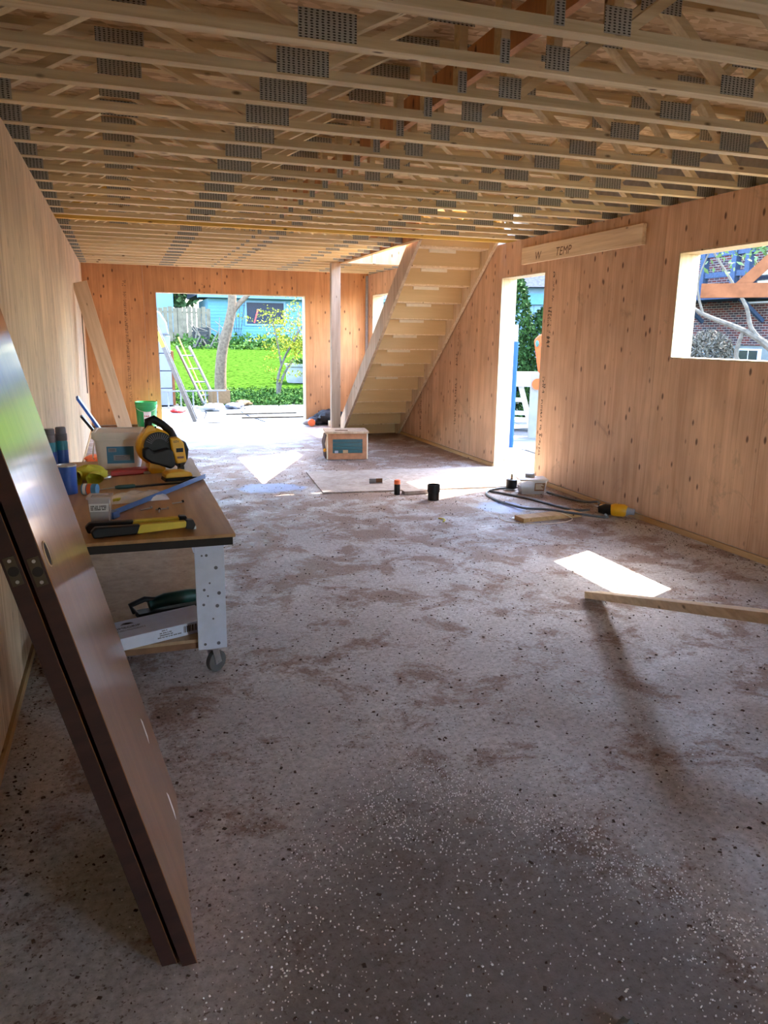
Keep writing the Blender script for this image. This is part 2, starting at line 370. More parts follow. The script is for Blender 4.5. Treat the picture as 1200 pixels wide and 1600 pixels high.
def tag(o, label=None, cat=None, group=None, kind=None):
    if label: o['label'] = label
    if cat: o['category'] = cat
    if group: o['group'] = group
    if kind: o['kind'] = kind
    return o
def thing(name, label, cat, loc=(0, 0, 0), rz=0.0, group=None, rot=None):
    o = bpy.data.objects.new(name, None); COL.objects.link(o); o.empty_display_size = 0.1
    o.location = loc; o.rotation_euler = rot if rot else (0, 0, rz)
    return tag(o, label, cat, group)
def struct(o): o['kind'] = 'structure'; return o
def copy_tree(o, parent=None):
    c = o.copy(); COL.objects.link(c); c.parent = parent
    for ch in o.children: copy_tree(ch, c)
    return c
def B(*a): return MB().box(*a)
def text_mesh(s, size, mat, shear=0.0, spacing=1.0):
    cu = bpy.data.curves.new('lettering', 'FONT'); cu.body = s; cu.size = size; cu.shear = shear; cu.space_character = spacing; cu.extrude = 0.0003
    ob = bpy.data.objects.new('lettering', cu); COL.objects.link(ob)
    me = bpy.data.meshes.new_from_object(ob.evaluated_get(bpy.context.evaluated_depsgraph_get()))
    bpy.data.objects.remove(ob); me.materials.clear(); me.materials.append(M[mat]); return me
def put(me, name, parent, origin, ux, uy):             # lay flat lettering with x along ux, y along uy
    o = bpy.data.objects.new(name, me); COL.objects.link(o); o.parent = parent
    ux = Vector(ux).normalized(); uy = Vector(uy).normalized(); uz = ux.cross(uy)
    m = Matrix((ux, uy, uz)).transposed().to_4x4(); m.translation = Vector(origin); o.matrix_local = m
    return o
T = {k: text_mesh(s, z, m, sh, sp) for k, s, z, m, sh, sp in [
    ('temp', 'TEMP', 0.115, 'inkf', 0.2, 1.05), ('w', 'W', 0.115, 'inkf', 0.15, 1.0), ('grip', 'PRIMEGRIP', 0.030, 'ink', 0.0, 1.0), ('20', '60V', 0.022, 'ink', 0.0, 1.0)]}
def leaves(center, rad, n, size, seed, shell=0.0, flat=False):
    rg = np.random.RandomState(seed)
    d = rg.normal(size=(n, 3)); d /= np.linalg.norm(d, axis=1)[:, None]
    r = (shell + (1 - shell) * rg.rand(n)) ** (1 / 2.0)
    p = np.array(center) + d * r[:, None] * np.array(rad)
    return leaf_quads(p, size, rg, flat)
def leaf_quads(p, size, rg, flat=False):
    n = len(p); a = rg.normal(size=(n, 3)); 
    if flat: a[:, 2] *= 0.3
    a /= np.linalg.norm(a, axis=1)[:, None]
    b = np.cross(a, rg.normal(size=(n, 3))); b /= np.linalg.norm(b, axis=1)[:, None]
    s = (size * (0.6 + 0.8 * rg.rand(n)))[:, None]
    q = np.stack([p - a * s, p + b * s * 0.45, p + a * s, p - b * s * 0.45], 1).reshape(-1, 3)
    mb = MB(); mb.v = [tuple(x) for x in q.tolist()]; mb.f = [(4 * i, 4 * i + 1, 4 * i + 2, 4 * i + 3) for i in range(n)]
    return mb
def rects(u0, u1, v0, v1, ops):                        # rectangle minus openings, as rectangles
    us = sorted({u0, u1, *[x for o in ops for x in o[:2] if u0 < x < u1]}); out = []
    for a, b in zip(us, us[1:]):
        mid = (a + b) / 2; cuts = sorted((max(v0, o[2]), min(v1, o[3])) for o in ops if o[0] < mid < o[1] and o[2] < v1 and o[3] > v0)
        z = v0
        for c, d in cuts:
            if c > z + 1e-4: out.append((a, b, z, c))
            z = max(z, d)
        if z < v1 - 1e-4: out.append((a, b, z, v1))
    return out

# ------------------------------------------------------------------ the room
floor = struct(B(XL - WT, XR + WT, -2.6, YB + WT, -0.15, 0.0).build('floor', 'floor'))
OPR = [(4.25, 5.285, 1.39, 2.215), (7.34, 8.33, -0.01, 2.215), (12.1, 13.2, 1.1, 2.235)]
OPB = [(0.61, 3.103, -0.01, 2.195)]
OPF = [(2.9, 3.95, -0.01, 2.1)]  # unseen front opening, sized to tune daylight on the near floor
def stamp(mb, u, z0, z1, fixed, axis, w, seed, rev=1):
    """illegible printed grade stamp: a column of broken little marks"""
    rg = random.Random(seed); z = z1
    while z > z0:
        ch = rg.choice([0.02, 0.026, 0.03])
        for i in range(3):
            for j in range(4):
                if rg.random() < 0.52:
                    a = u + (j / 4 - 0.5) * w; b = z - i * ch / 3
                    if axis == 'X': mb.box(fixed - 0.0012, fixed + 0.0005, a, a + w / 4.5, b - ch / 3.6, b)
                    else: mb.box(a, a + w / 4.5, fixed - 0.0012, fixed + 0.0005, b - ch / 3.6, b)
        z -= ch * 1.35 + (0.03 if rg.random() < 0.12 else 0)

wr = MB()
for a, b, c, d in rects(-2.6, YB + WT, 0, H, OPR): wr.box(XR + 0.0125, XR + WT, a, b, c, d)
wr.box(XR + 0.125, XR + WT, -2.6, YB + WT, H, H + D)
wall_right = struct(wr.build('wall_right', 'skin_wall'))
ys = [-2.6] + [6.69 + 1.2192 * k for k in range(-7, 6)] + [YB]
for a, b in zip(ys, ys[1:]):
    if b - a < 0.1: continue
    mb = MB()
    for q in rects(a + 0.0015, b - 0.0015, 0.05, H, OPR): mb.box(XR, XR + 0.0125, *q)
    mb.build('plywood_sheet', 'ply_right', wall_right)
mb = MB(); stamp(mb, 7.17, 1.9, 2.2, XR, 'X', 0.035, 1); stamp(mb, 7.215, 1.45, 1.85, XR, 'X', 0.07, 2); stamp(mb, 7.25, 0.98, 1.14, XR, 'X', 0.06, 3); stamp(mb, 7.27, 0.3, 0.9, XR, 'X', 0.035, 4)
mb.build('stamp_print', 'ink', wall_right)
mb = MB(); stamp(mb, 9.50, 1.4, 1.7, XR, 'X', 0.03, 5); stamp(mb, 9.53, 1.18, 1.32, XR, 'X', 0.06, 6); stamp(mb, 9.53, 0.4, 1.0, XR, 'X', 0.05, 7); stamp(mb, 10.8, 0.05, 0.8, XR, 'X', 0.05, 8)
mb.build('stamp_print', 'inkf', wall_right)
mb = MB()
for a, b in ((-2.6, 7.34), (8.33, YB)): mb.box(XR - 0.012, XR + 0.012, a, b, 0.0, 0.042)
struct(mb.build('baseboard_right', 'plate_lum'))

wl = B(XL - WT, XL - 0.0125, -2.6, YB + WT, 0, H); wl.box(XL - WT, XL - 0.125, -2.6, YB + WT, H, H + D)
wall_left = struct(wl.build('wall_left', 'skin_wall'))
ys = [-2.6] + [7.2 + 1.2192 * k for k in range(-8, 6)] + [YB]
for a, b in zip(ys, ys[1:]):
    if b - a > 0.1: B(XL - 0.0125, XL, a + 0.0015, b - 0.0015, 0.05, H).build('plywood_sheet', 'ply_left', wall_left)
struct(B(XL - 0.012, XL + 0.012, -2.6, YB, 0.0, 0.042).build('baseboard_left', 'plate_lum'))

wb = MB()
for a, b, c, d in rects(XL - WT, XR + WT, 0, H + D, OPB): wb.box(a, b, YB + 0.0125, YB + WT, c, d)
wall_back = struct(wb.build('wall_back', 'skin_wall'))
xs = [XL] + [0.425 + 1.263 * k for k in range(0, 4)] + [XR]
for a, b in zip(xs, xs[1:]):
    mb = MB()
    for q in rects(a + 0.0015, b - 0.0015, 0.05, H + 0.02, OPB): mb.box(q[0], q[1], YB, YB + 0.0125, q[2], q[3])
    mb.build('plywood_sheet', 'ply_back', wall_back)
mb = MB(); stamp(mb, 0.135, 2.27, 2.36, YB, 'Y', 0.06, 11); stamp(mb, 0.135, 0.45, 2.18, YB, 'Y', 0.045, 12); stamp(mb, 1.375, 2.26, 2.35, YB, 'Y', 0.05, 13)
mb.build('stamp_print', 'inkf', wall_back)
mb = MB()
for a, b in ((XL, 0.61), (3.103, XR)): mb.box(a, b, YB - 0.012, YB + 0.012, 0.0, 0.042)
struct(mb.build('baseboard_back', 'brownw'))

wf = MB()
for a, b, c, d in rects(XL - WT, XR + WT, 0, H + D, OPF): wf.box(a, b, -2.78, -2.6, c, d)
wall_front = struct(wf.build('wall_front', 'ply_right'))

def lining(name, axis_open, o, x0, x1, m, sill=True, t=0.012):
    """rough opening lined with lumber: jambs, head, sill"""
    e = bpy.data.objects.new(name, None); COL.objects.link(e); struct(e)
    def bx(u0, u1, z0, z1, nm):
        (B(x0, x1, u0, u1, z0, z1) if axis_open == 'X' else B(u0, u1, x0, x1, z0, z1)).build(nm, m, e)
    z0 = max(0, o[2])
    bx(o[0], o[0] + t, z0, o[3], 'jamb'); bx(o[1] - t, o[1], z0, o[3], 'jamb'); bx(o[0] + t, o[1] - t, o[3] - t, o[3], 'head')
    if sill: bx(o[0] + t, o[1] - t, z0, z0 + t, 'sill')
    return e
lining('window_1', 'X', OPR[0], XR - 0.002, XR + WT + 0.01, 'jamb')
lining('door_1', 'X', OPR[1], XR - 0.002, XR + WT + 0.01, 'jamb', False)
lining('window_2', 'X', OPR[2], XR - 0.002, XR + WT + 0.01, 'jamb')
lining('door_2', 'Y', OPB[0], YB - 0.002, YB + WT + 0.01, 'jamb', False)

# upper deck with the stairwell
WX0, WX1, WY0, WY1 = 3.19, XR + 0.12, 8.28, 11.46
mb = MB()
for a, b, c, d in rects(XL - WT, XR + WT, -2.78, YB + WT, [(WX0, WX1, WY0, WY1)]): mb.box(a, b, c, d, H + D + 0.0185, H + D + 0.06)
ceiling = struct(mb.build('ceiling', 'osb'))
for i, xa in enumerate([XL - WT + 2.4384 * k for k in range(3)]):
    for j in range(14):
        ya = -2.78 + 1.2192 * j; q = rects(xa + 0.002, min(xa + 2.4364, XR + WT), ya + 0.002, min(ya + 1.217, YB + WT), [(WX0, WX1, WY0, WY1)])
        if not q or ya > YB: continue
        mb = MB()
        for a, b, c, d in q: mb.box(a, b, c, d, H + D + 0.0005, H + D + 0.018)
        mb.build('osb_panel', 'osb', ceiling)
# unseen wall stub added upstairs to cut off sun through the stairwell
struct(B(XR, XR + WT, 11.12, YB + WT, H + D + 0.06, H + D + 2.5).build('wall_upper_sun_stop', 'ply_right'))

# ------------------------------------------------------------------ floor trusses
S = 0.4064; Y0 = 4.684
CW, CH = 0.064, 0.038                                  # chords and webs are 2x3 lumber laid flat
BJ = [(-0.44, 0), (0.79, 0), (1.50, 0), (1.745, 0), (2.62, 0), (3.38, 0), (4.19, 0)]
def truss_proto(x0, x1, bj, web, bplates, tplates, mat):
    e = bpy.data.objects.new('floor_truss', None); COL.objects.link(e)
    B(x0, x1, -CW / 2, CW / 2, 0, CH).build('bottom_chord', mat, e)
    B(x0, x1, -CW / 2, CW / 2, D - CH, D).build('top_chord', mat, e)
    for xa, za, xb, zb in web:
        za2, zb2 = (CH if za == 0 else D - CH), (CH if zb == 0 else D - CH)
        MB().bar((xa, 0, za2), (xb, 0, zb2), CH if False else CW, CH, (0, 1, 0) if False else (0.0, 0, 1) if abs(xb - xa) > 0.05 else (1, 0, 0)).build('web', mat, e)
    for xa, xb, z0, z1 in bplates + tplates:
        mb = B(xa, xb, -CW / 2 - 0.0018, -CW / 2 - 0.0002, z0, z1)
        mb.build('nail_plate', 'plate', e)
    return e
WEB = [(-0.50, 0, 0.02, 1), (0.10, 1, 0.74, 0), (0.84, 0, 1.40, 1), (1.51, 0, 1.51, 1), (1.745, 0, 1.745, 1), (1.80, 0, 2.18, 1), (2.26, 1, 2.62, 0), (2.70, 0, 3.02, 1), (3.08, 1, 3.34, 0), (3.44, 0, 3.86, 1), (3.94, 1, 4.24, 0)]
BP = [(0.68, 0.90, 0.008, 0.105), (1.488, 1.53, 0.012, 0.10), (1.69, 1.80, 0.012, 0.10), (2.56, 2.74, 0.01, 0.085), (3.28, 3.49, 0.008, 0.105), (-0.56, -0.40, 0.004, 0.10), (4.16, 4.32, 0.004, 0.10)]
TP = [(-0.02, 0.20, D - 0.09, D - 0.004), (1.34, 1.56, D - 0.08, D - 0.004), (1.70, 1.80, D - 0.08, D - 0.004), (2.12, 2.32, D - 0.08, D - 0.004), (2.96, 3.14, D - 0.08, D - 0.004), (3.80, 4.0, D - 0.085, D - 0.004)]
long_t = truss_proto(XL - 0.10, XR + 0.11, BJ, WEB, BP, TP, 'truss')
WEB_S = [w for w in WEB if max(w[0], w[2]) < 2.75] + [(2.72, 0, 3.05, 1)]
BP_S = [q for q in BP if q[1] < 2.8] + [(2.98, 3.15, 0.004, 0.10)]
TP_S = [q for q in TP if q[1] < 2.8]
short_t = truss_proto(XL - 0.10, WX0 - 0.04, BJ, WEB_S, BP_S, TP_S, 'truss')
MB().box(WX0 - 0.13, WX0 - 0.042, -CW / 2 - 0.004, CW / 2 + 0.004, -0.004, 0.10).build('joist_hanger', 'alu', short_t)
yel_t = truss_proto(XL - 0.10, XR + 0.11, BJ, WEB, [], TP, 'truss_y')
ORD = 'first second third fourth fifth sixth seventh eighth ninth tenth eleventh twelfth thirteenth fourteenth fifteenth sixteenth seventeenth eighteenth nineteenth twentieth twenty-first twenty-second twenty-third twenty-fourth twenty-fifth twenty-sixth twenty-seventh twenty-eighth twenty-ninth'.split()
used = {'l': False, 's': False}; truss_objs = {}
for n in range(-9, 22):
    y = Y0 + S * n
    if y > YB - 0.05: continue
    if n == 9: o = yel_t; y = 8.235
    elif WY0 < y - 0.03 and y + 0.03 < WY1:
        o = short_t if not used['s'] else copy_tree(short_t); used['s'] = True
    else:
        o = long_t if not used['l'] else copy_tree(long_t); used['l'] = True
    o.location = (0, y, H); k = n + 6; truss_objs[n] = o
    if k < 0: tag(o, 'open-web floor truss overhead, %s one above the top edge of the photo' % ORD[-k - 1], 'truss', 'floor trusses')
    elif n == 9: tag(o, 'yellow-stained floor truss at the near edge of the stairwell', 'truss', 'floor trusses')
    elif o.name.startswith('floor_truss') and WY0 < y < WY1: tag(o, 'short %s floor truss counted from the top of the photo, hung beside the stairwell' % ORD[k], 'truss', 'floor trusses')
    else: tag(o, '%s open-web floor truss counted from the top edge of the photo' % ORD[k], 'truss', 'floor trusses')
# trimmer along the stairwell and header at its far end
tr = thing('stairwell_trimmer', 'orange plywood-faced beam along the left side of the stairwell', 'beam', (WX0, 0, H))
B(-0.038, 0.0, WY0 + 0.02, WY1 + 0.0, 0, D).build('beam', 'ply_back', tr)
B(-0.038, 0.03, WY0 + 0.02, WY1 + 0.0, -0.012, -0.0005).build('bottom_strip', 'plate_lum', tr)
hd = thing('stairwell_header', 'orange plywood panel with a stud at the far end of the stairwell', 'beam', (WX0, WY1, H))
B(0.0, XR - WX0, 0.002, 0.04, 0.0, D).build('panel', 'ply_back', hd)
B(0.48, 0.518, -0.036, 0.001, 0.0, D).build('stud', 'stud', hd)
B(0.0, XR - WX0, -0.036, 0.001, -0.0, 0.012).build('ledger', 'plate_lum', hd)
tag(B(1.60, 1.638, 2.0, 8.1, H + 0.11, H + 0.25).build('strongback', 'ply_back'), 'long brown plank set on edge through the truss webs', 'plank')

# ------------------------------------------------------------------ stairs
PITCH = 0.8; NR = 15; RISE = (H + D + 0.02) / NR; RUN = RISE / PITCH; YS = 11.815
def zu(y): return 2.584 - PITCH * (y - 8.45)
st = thing('staircase', 'open-backed wooden staircase rising to the upper floor, seen from below', 'stairs', (0, 0, 0))
def stringer(x0, x1, dep, mat):
    yb = 8.45 + 2.584 / PITCH; yt = 8.30
    MB().prism([(yb, 0), (yb + dep / PITCH, 0), (yt, min(zu(yt) + dep, 3.05)), (yt, zu(yt))], 'X', x0, x1).build('stringer', mat, st)
stringer(3.245, 3.283, 0.30, 'grey_lum'); stringer(4.19, 4.228, 0.30, 'stud')
for i in range(NR):
    y = YS - RUN * i; z = RISE * i
    r = B(3.283, 4.19, y - 0.018, y, max(z - 0.012, 0.0), z + RISE - 0.026).build('riser', 'stair', st)
    if i > 3: B(3.52, 3.86, y - 0.045, y - 0.018, z + RISE - 0.062, z + RISE - 0.027).build('glue_block', 'cream', r)
    if i < NR - 1: B(3.283, 4.19, y - RUN + 0.0, y + 0.02, z + RISE - 0.026, z + RISE).build('tread', 'stud', st)
post = tag(B(3.03, 3.17, 11.44, 11.53, 0, H - 0.001).build('support_post', 'grey_lum'), 'weathered wooden post holding up the stairwell corner', 'post')
tag(B(4.19, 4.232, YB - 0.03, YB - 0.002, 0.9, H - 0.02).build('corner_strip', 'greyp'), 'grey metal strip standing in the far right corner', 'strip')
hb = thing('header_board', 'pale board marked TEMP screwed high on the right wall', 'board', (XR - 0.0385, 0, 0))
B(0, 0.038, 5.73, 7.81, 2.315, 2.485).build('plank', 'lum_y', hb, 0.002)
put(T['temp'], 'handwriting', hb, (-0.001, 7.11, 2.345), (0, -1, 0), (0, 0, 1)); put(T['w'], 'handwriting', hb, (-0.001, 7.52, 2.34), (0, -1, 0), (0, 0, 1))

# ------------------------------------------------------------------ doors leaning on the left wall
LEAN = math.atan(0.251)
def slab_door(name, label, x, y, w, hgt, ylen, hole):
    e = thing(name, label, 'door', (x, y, 0.0), rot=(0, -LEAN, 0))
    t = 0.036
    B(-0.0015, 0.0, 0, ylen, 0.0, hgt).build('face_veneer', 'door_face', e)
    B(-t, -0.0015, 0.0, ylen, 0.0, hgt).build('core', 'door_edge', e, 0.001)
    zl = 1.09
    pl = B(-t + 0.006, -0.007, -0.003, 0.0005, zl - 0.032, zl + 0.032).build('latch_plate', 'brass', e)
    MB().cyl((-t / 2, -0.0035, zl), (-t / 2, 0.004, zl), 0.011).build('latch_hole', 'dark', pl)
    for dz in (-0.024, 0.024): MB().cyl((-t / 2, -0.0042, zl + dz), (-t / 2, 0.001, zl + dz), 0.004, n=8).build('screw', 'steel', pl)
    if hole:
        MB().cyl((-0.006, 0.065, zl + 0.015), (0.0006, 0.065, zl + 0.015), 0.027, n=28).build('knob_bore', 'dark', e)
        MB().tube([(0.001, 0.065 + 0.028 * math.cos(a), zl + 0.015 + 0.028 * math.sin(a)) for a in [k * 0.2244 for k in range(28)]], 0.0015, 6, True).build('bore_rim', 'stud', e)
        for yy, zz, s, sd in ((0.57, 0.37, 0.042, 1), (0.55, 0.105, 0.048, 2)):
            MB().prism([(yy - s * 0.3, zz - s), (yy + s * 0.25, zz - s * 0.7), (yy + s * 0.35, zz + s * 0.5), (yy - s * 0.1, zz + s)], 'X', 0.0002, 0.0012).build('paper_scrap', 'white', e)
    return e
slab_door('slab_door', 'glossy brown veneered door with a round knob hole, front of the leaning pair', 0.094, 1.685, 0.036, 2.03, 0.765, True)
slab_door('slab_door', 'dark brown door leaning on the left wall behind the glossy one', 0.046, 1.70, 0.036, 2.03, 0.765, False)

# ------------------------------------------------------------------ workbench
BX0, BX1, BY0, BY1, BZ = -0.475, 0.44, 3.33, 5.55, 0.68
wbn = thing('workbench', 'rolling workbench with a door slab top, white legs and a lower shelf', 'workbench', (0, 0, 0))
B(BX0, BX1, BY0, BY1, BZ - 0.016, BZ).build('bench_top', 'bench_top', wbn, 0.002)
B(BX0 + 0.003, BX1 - 0.012, BY0 + 0.006, BY1, BZ - 0.052, BZ - 0.0165).build('top_core', 'dark', wbn)
B(BX0 + 0.06, BX1 - 0.06, BY1 - 0.2, BY1 - 0.16, BZ - 0.14, BZ - 0.053).build('apron', 'shelf', wbn)
for lx in (BX0 + 0.12, 0.262):
    for ly in (BY0 + 0.03, BY1 - 0.55):
        lg = B(lx, lx + 0.128, ly, ly + 0.02, 0.135, BZ - 0.053).build('leg', 'bwhite', wbn)
        B(lx + 0.106, lx + 0.128, ly + 0.0205, ly + 0.10, 0.135, BZ - 0.053).build('leg_side', 'brownw', lg)
        for k, (a, b) in enumerate(((0.03, 0.04), (0.05, 0.04), (0.09, 0.1), (0.06, 0.17), (0.035, 0.2), (0.10, 0.22), (0.05, 0.23), (0.03, 0.27), (0.09, 0.28), (0.07, 0.34), (0.03, 0.46), (0.09, 0.46))):
            MB().cyl((lx + a, ly - 0.001, BZ - 0.06 - b), (lx + a, ly + 0.002, BZ - 0.06 - b), 0.0045 + 0.002 * (k % 3), n=8).build('screw_hole', 'cap', lg)
        cc = Vector((lx + 0.065, ly + 0.05, 0.05)); ax = Vector((math.cos(0.95), -math.sin(0.95), 0)); fwd = Vector((math.sin(0.95), math.cos(0.95), 0)); cc2 = cc + fwd * 0.02
        c = MB().tube([cc2 - ax * 0.015, cc2 - ax * 0.012, cc2 + ax * 0.012, cc2 + ax * 0.015], [0.043, 0.05, 0.05, 0.043], 28).build('caster_wheel', 'rubber', wbn)
        MB().cyl(cc2 - ax * 0.016, cc2 + ax * 0.016, 0.022, n=16).build('hub', 'cap', c)
        mb = B(lx + 0.03, lx + 0.10, ly + 0.015, ly + 0.085, 0.126, 0.1345)
        for sg in (-1, 1): mb.bar(cc + ax * sg * 0.02 + Vector((0, 0, 0.076)), cc2 + ax * sg * 0.02 - Vector((0, 0, 0.008)), 0.004, 0.035, fwd)
        mb.cyl(cc2 - ax * 0.024, cc2 + ax * 0.024, 0.006, n=10); mb.build('fork', 'steel', c)
B(BX0 + 0.07, 0.37, BY0 + 0.052, BY1 - 0.45, 0.165, 0.18).build('shelf', 'shelf', wbn)
for ly in (BY0 + 0.052, BY1 - 0.53): B(BX0 + 0.07, 0.366, ly, ly + 0.035, 0.136, 0.1645).build('shelf_cleat', 'brownw', wbn)

# on the shelf
cb_ = thing('flooring_carton', 'long white carton with a barcode on the bench shelf', 'box', (0.06, 3.495, 0.181), math.radians(20.5))
B(-0.33, 0.27, -0.105, 0.105, 0, 0.058).build('carton', 'bwhite', cb_, 0.002)
put(T['grip'], 'lettering', cb_, (-0.185, 0.0, 0.0592), (1, 0, 0), (0, 1, 0))
mb = MB()
for k in range(5): mb.tube([(-0.09 + 0.0055 * (k + 1) * math.cos(a), 0.045 + 0.0042 * (k + 1) * math.sin(a), 0.0585) for a in [j * math.pi / 8 for j in range(9)]], 0.0013, 5)
mb.build('logo', 'ink', cb_)
mb = MB(); rg = random.Random(3); x = 0.115
while x < 0.235:
    w = rg.choice([0.002, 0.004, 0.006]); mb.box(x, x + w, -0.1058, -0.1045, 0.016, 0.047); x += w + rg.choice([0.003, 0.005])
mb.build('barcode', 'ink', cb_)
mb = MB()
for zz, a, b in ((0.047, 0.01, 0.04), (0.036, 0.0, 0.055), (0.026, 0.0, 0.065), (0.016, -0.01, 0.10)):
    x = a
    while x < b: mb.box(x, x + 0.004, -0.1058, -0.1045, zz, zz + 0.005); x += rg.choice([0.006, 0.006, 0.009])
for yy in (-0.016, -0.026):
    x = -0.16
    while x < -0.03: mb.box(x, x + 0.004, yy, yy + 0.003, 0.0578, 0.0587); x += rg.choice([0.006, 0.009])
mb.build('small_print', 'ink', cb_)
t = thing('hand_plane', 'dark green and black power tool behind the white carton', 'tool', (0.16, 3.78, 0.181), math.radians(15))
MB().tube([(-0.10, 0, 0.055), (-0.02, 0, 0.068), (0.1, 0, 0.068), (0.2, 0, 0.06)], [0.026, 0.034, 0.034, 0.028], 12).build('body', 'dgreen', t)
B(-0.16, 0.2, -0.035, 0.035, 0.0, 0.03).build('base', 'black', t, 0.003)
MB().tube([(-0.17, 0, 0.031), (-0.19, 0, 0.07), (-0.12, 0, 0.09), (-0.06, 0, 0.075)], 0.014, 10).build('grip', 'black', t)

# on the bench
pl = thing('plastic_pail', 'square white plastic pail with a blue label on the bench', 'pail', (-0.035, 5.30, BZ + 0.001), math.radians(-4))
def rsq(h, r, z, n=6):
    out = []
    for cx, cy, a0 in ((h - r, h - r, 0), (-h + r, h - r, 90), (-h + r, -h + r, 180), (h - r, -h + r, 270)):
        for k in range(n): a = math.radians(a0 + 90 * k / (n - 1)); out.append((cx + r * math.cos(a), cy + r * math.sin(a), z))
    return out
def loft(rings):
    mb = MB(); n = len(rings[0]); vs = [v for r in rings for v in r]
    fs = [(i * n + j, i * n + (j + 1) % n, (i + 1) * n + (j + 1) % n, (i + 1) * n + j) for i in range(len(rings) - 1) for j in range(n)]
    fs += [tuple(range(n))[::-1], tuple(range((len(rings) - 1) * n, len(rings) * n))]
    mb.smooth = True; return mb.add(vs, fs)
loft([rsq(0.122, 0.03, 0), rsq(0.128, 0.03, 0.004), rsq(0.142, 0.03, 0.19), rsq(0.150, 0.03, 0.192), rsq(0.150, 0.03, 0.2)]).build('tub', 'white_pl', pl)
loft([rsq(0.158, 0.03, 0.201), rsq(0.160, 0.03, 0.225), rsq(0.156, 0.03, 0.24), rsq(0.14, 0.03, 0.242), rsq(0.138, 0.03, 0.234)]).build('lid', 'white_pl', pl)
lb = MB().add([(-0.07, -0.1355, 0.04), (0.095, -0.1355, 0.04), (0.095, -0.1425, 0.15), (-0.07, -0.1425, 0.15), (-0.07, -0.13, 0.04), (0.095, -0.13, 0.04), (0.095, -0.137, 0.15), (-0.07, -0.137, 0.15)], [(0, 1, 2, 3), (7, 6, 5, 4), (0, 4, 5, 1), (3, 2, 6, 7), (0, 3, 7, 4), (1, 5, 6, 2)]).build('label', 'lblue', pl)
mb = MB()
for a, b, c, d in ((-0.06, -0.01, 0.115, 0.14), (-0.03, 0.07, 0.06, 0.095)): mb.add([(a, -0.1365 - 0.0636 * (c - 0.04) - 0.0006, c), (b, -0.1365 - 0.0636 * (c - 0.04) - 0.0006, c), (b, -0.1365 - 0.0636 * (d - 0.04) - 0.0006, d), (a, -0.1365 - 0.0636 * (d - 0.04) - 0.0006, d)], [(0, 1, 2, 3)])
mb.build('label_panel', 'foam', lb)
mb = MB()
for k in range(3): z = 0.066 + 0.009 * k; y = -0.1365 - 0.0636 * (z - 0.04) - 0.001; mb.box(-0.02, 0.06 - 0.012 * k, y, y + 0.0004, z, z + 0.003)
for k in range(2): z = 0.122 + 0.008 * k; y = -0.1365 - 0.0636 * (z - 0.04) - 0.001; mb.box(-0.055, -0.018, y, y + 0.0004, z, z + 0.003)
mb.build('small_print', 'cap', lb)
MB().tube([(-0.155, 0.02, 0.17), (-0.162, -0.03, 0.12), (-0.162, -0.06, 0.07), (-0.158, -0.03, 0.05)], 0.003, 6).build('handle', 'white_pl', pl)

bl = thing('cordless_blower', 'yellow and black cordless power tool standing on the bench', 'power tool', (0.21, 5.02, BZ + 0.001), math.radians(8))
RX = Matrix.Rotation(math.radians(90), 4, 'X')
mb = MB().lathe([(0.06, -0.055), (0.1, -0.045), (0.115, -0.02), (0.115, 0.03), (0.1, 0.05), (0.05, 0.055)], n=32, mat=Matrix.Translation((-0.035, 0, 0.165)) @ RX)
mb.prism([(-0.115, 0.24), (-0.14, 0.17), (-0.10, 0.1), (-0.0, 0.09), (0.02, 0.2), (-0.045, 0.30), (-0.075, 0.30)], 'Y', -0.045, 0.045); mb.build('housing', 'dyellow', bl, 0.004)
g = MB().lathe([(0.03, -0.004), (0.085, -0.004), (0.092, 0.0), (0.092, 0.012), (0.03, 0.012)], n=32, mat=Matrix.Translation((-0.02, -0.062, 0.17)) @ RX).build('intake_grille', 'black', bl)
mb = MB()
for k in range(14):
    a = math.pi * (0.15 + 0.7 * k / 13); mb.bar((-0.02 + 0.05 * math.cos(a), -0.078, 0.17 + 0.05 * math.sin(a)), (-0.02 + 0.085 * math.cos(a), -0.078, 0.17 + 0.085 * math.sin(a)), 0.004, 0.004, (0, 1, 0))
mb.build('grille_rib', 'cap', g)
mb = MB().prism([(-0.125, 0.165), (-0.09, 0.175), (-0.06, 0.145), (-0.02, 0.155), (0.03, 0.165), (0.06, 0.14), (0.068, 0.05), (0.04, 0.03), (-0.03, 0.06), (-0.08, 0.075), (-0.125, 0.11)], 'Y', -0.115, -0.06); mb.build('motor_cover', 'black', bl, 0.012)
mb = MB().prism([(0.04, 0.225), (0.10, 0.225), (0.125, 0.19), (0.14, 0.07), (0.075, 0.06), (0.05, 0.15)], 'Y', -0.11, 0.04); mb.build('motor_body', 'dyellow', bl, 0.01)
B(0.075, 0.118, -0.1125, -0.11, 0.135, 0.16).build('badge', 'black', bl); B(0.08, 0.12, -0.1125, -0.11, 0.095, 0.108).build('badge', 'brownw', bl)
put(T['20'], 'lettering', bl, (0.06, -0.1115, 0.195), (1, 0, 0), (0, 0, 1))
MB().tube([(-0.07, 0, 0.27), (-0.065, 0, 0.325), (-0.035, 0, 0.335), (0.02, 0, 0.30), (0.06, -0.01, 0.26), (0.075, -0.02, 0.215)], [0.022, 0.026, 0.026, 0.024, 0.026, 0.03], 14).build('handle', 'black', bl)
MB().prism([(-0.045, 0.28), (-0.03, 0.22), (-0.012, 0.225), (-0.02, 0.29)], 'Y', -0.012, 0.012).build('trigger', 'black', bl)
MB().prism([(0.10, 0.21), (0.15, 0.19), (0.168, 0.14), (0.16, 0.08), (0.13, 0.03), (0.10, 0.02)], 'Y', -0.05, 0.09).build('battery', 'black', bl, 0.01)
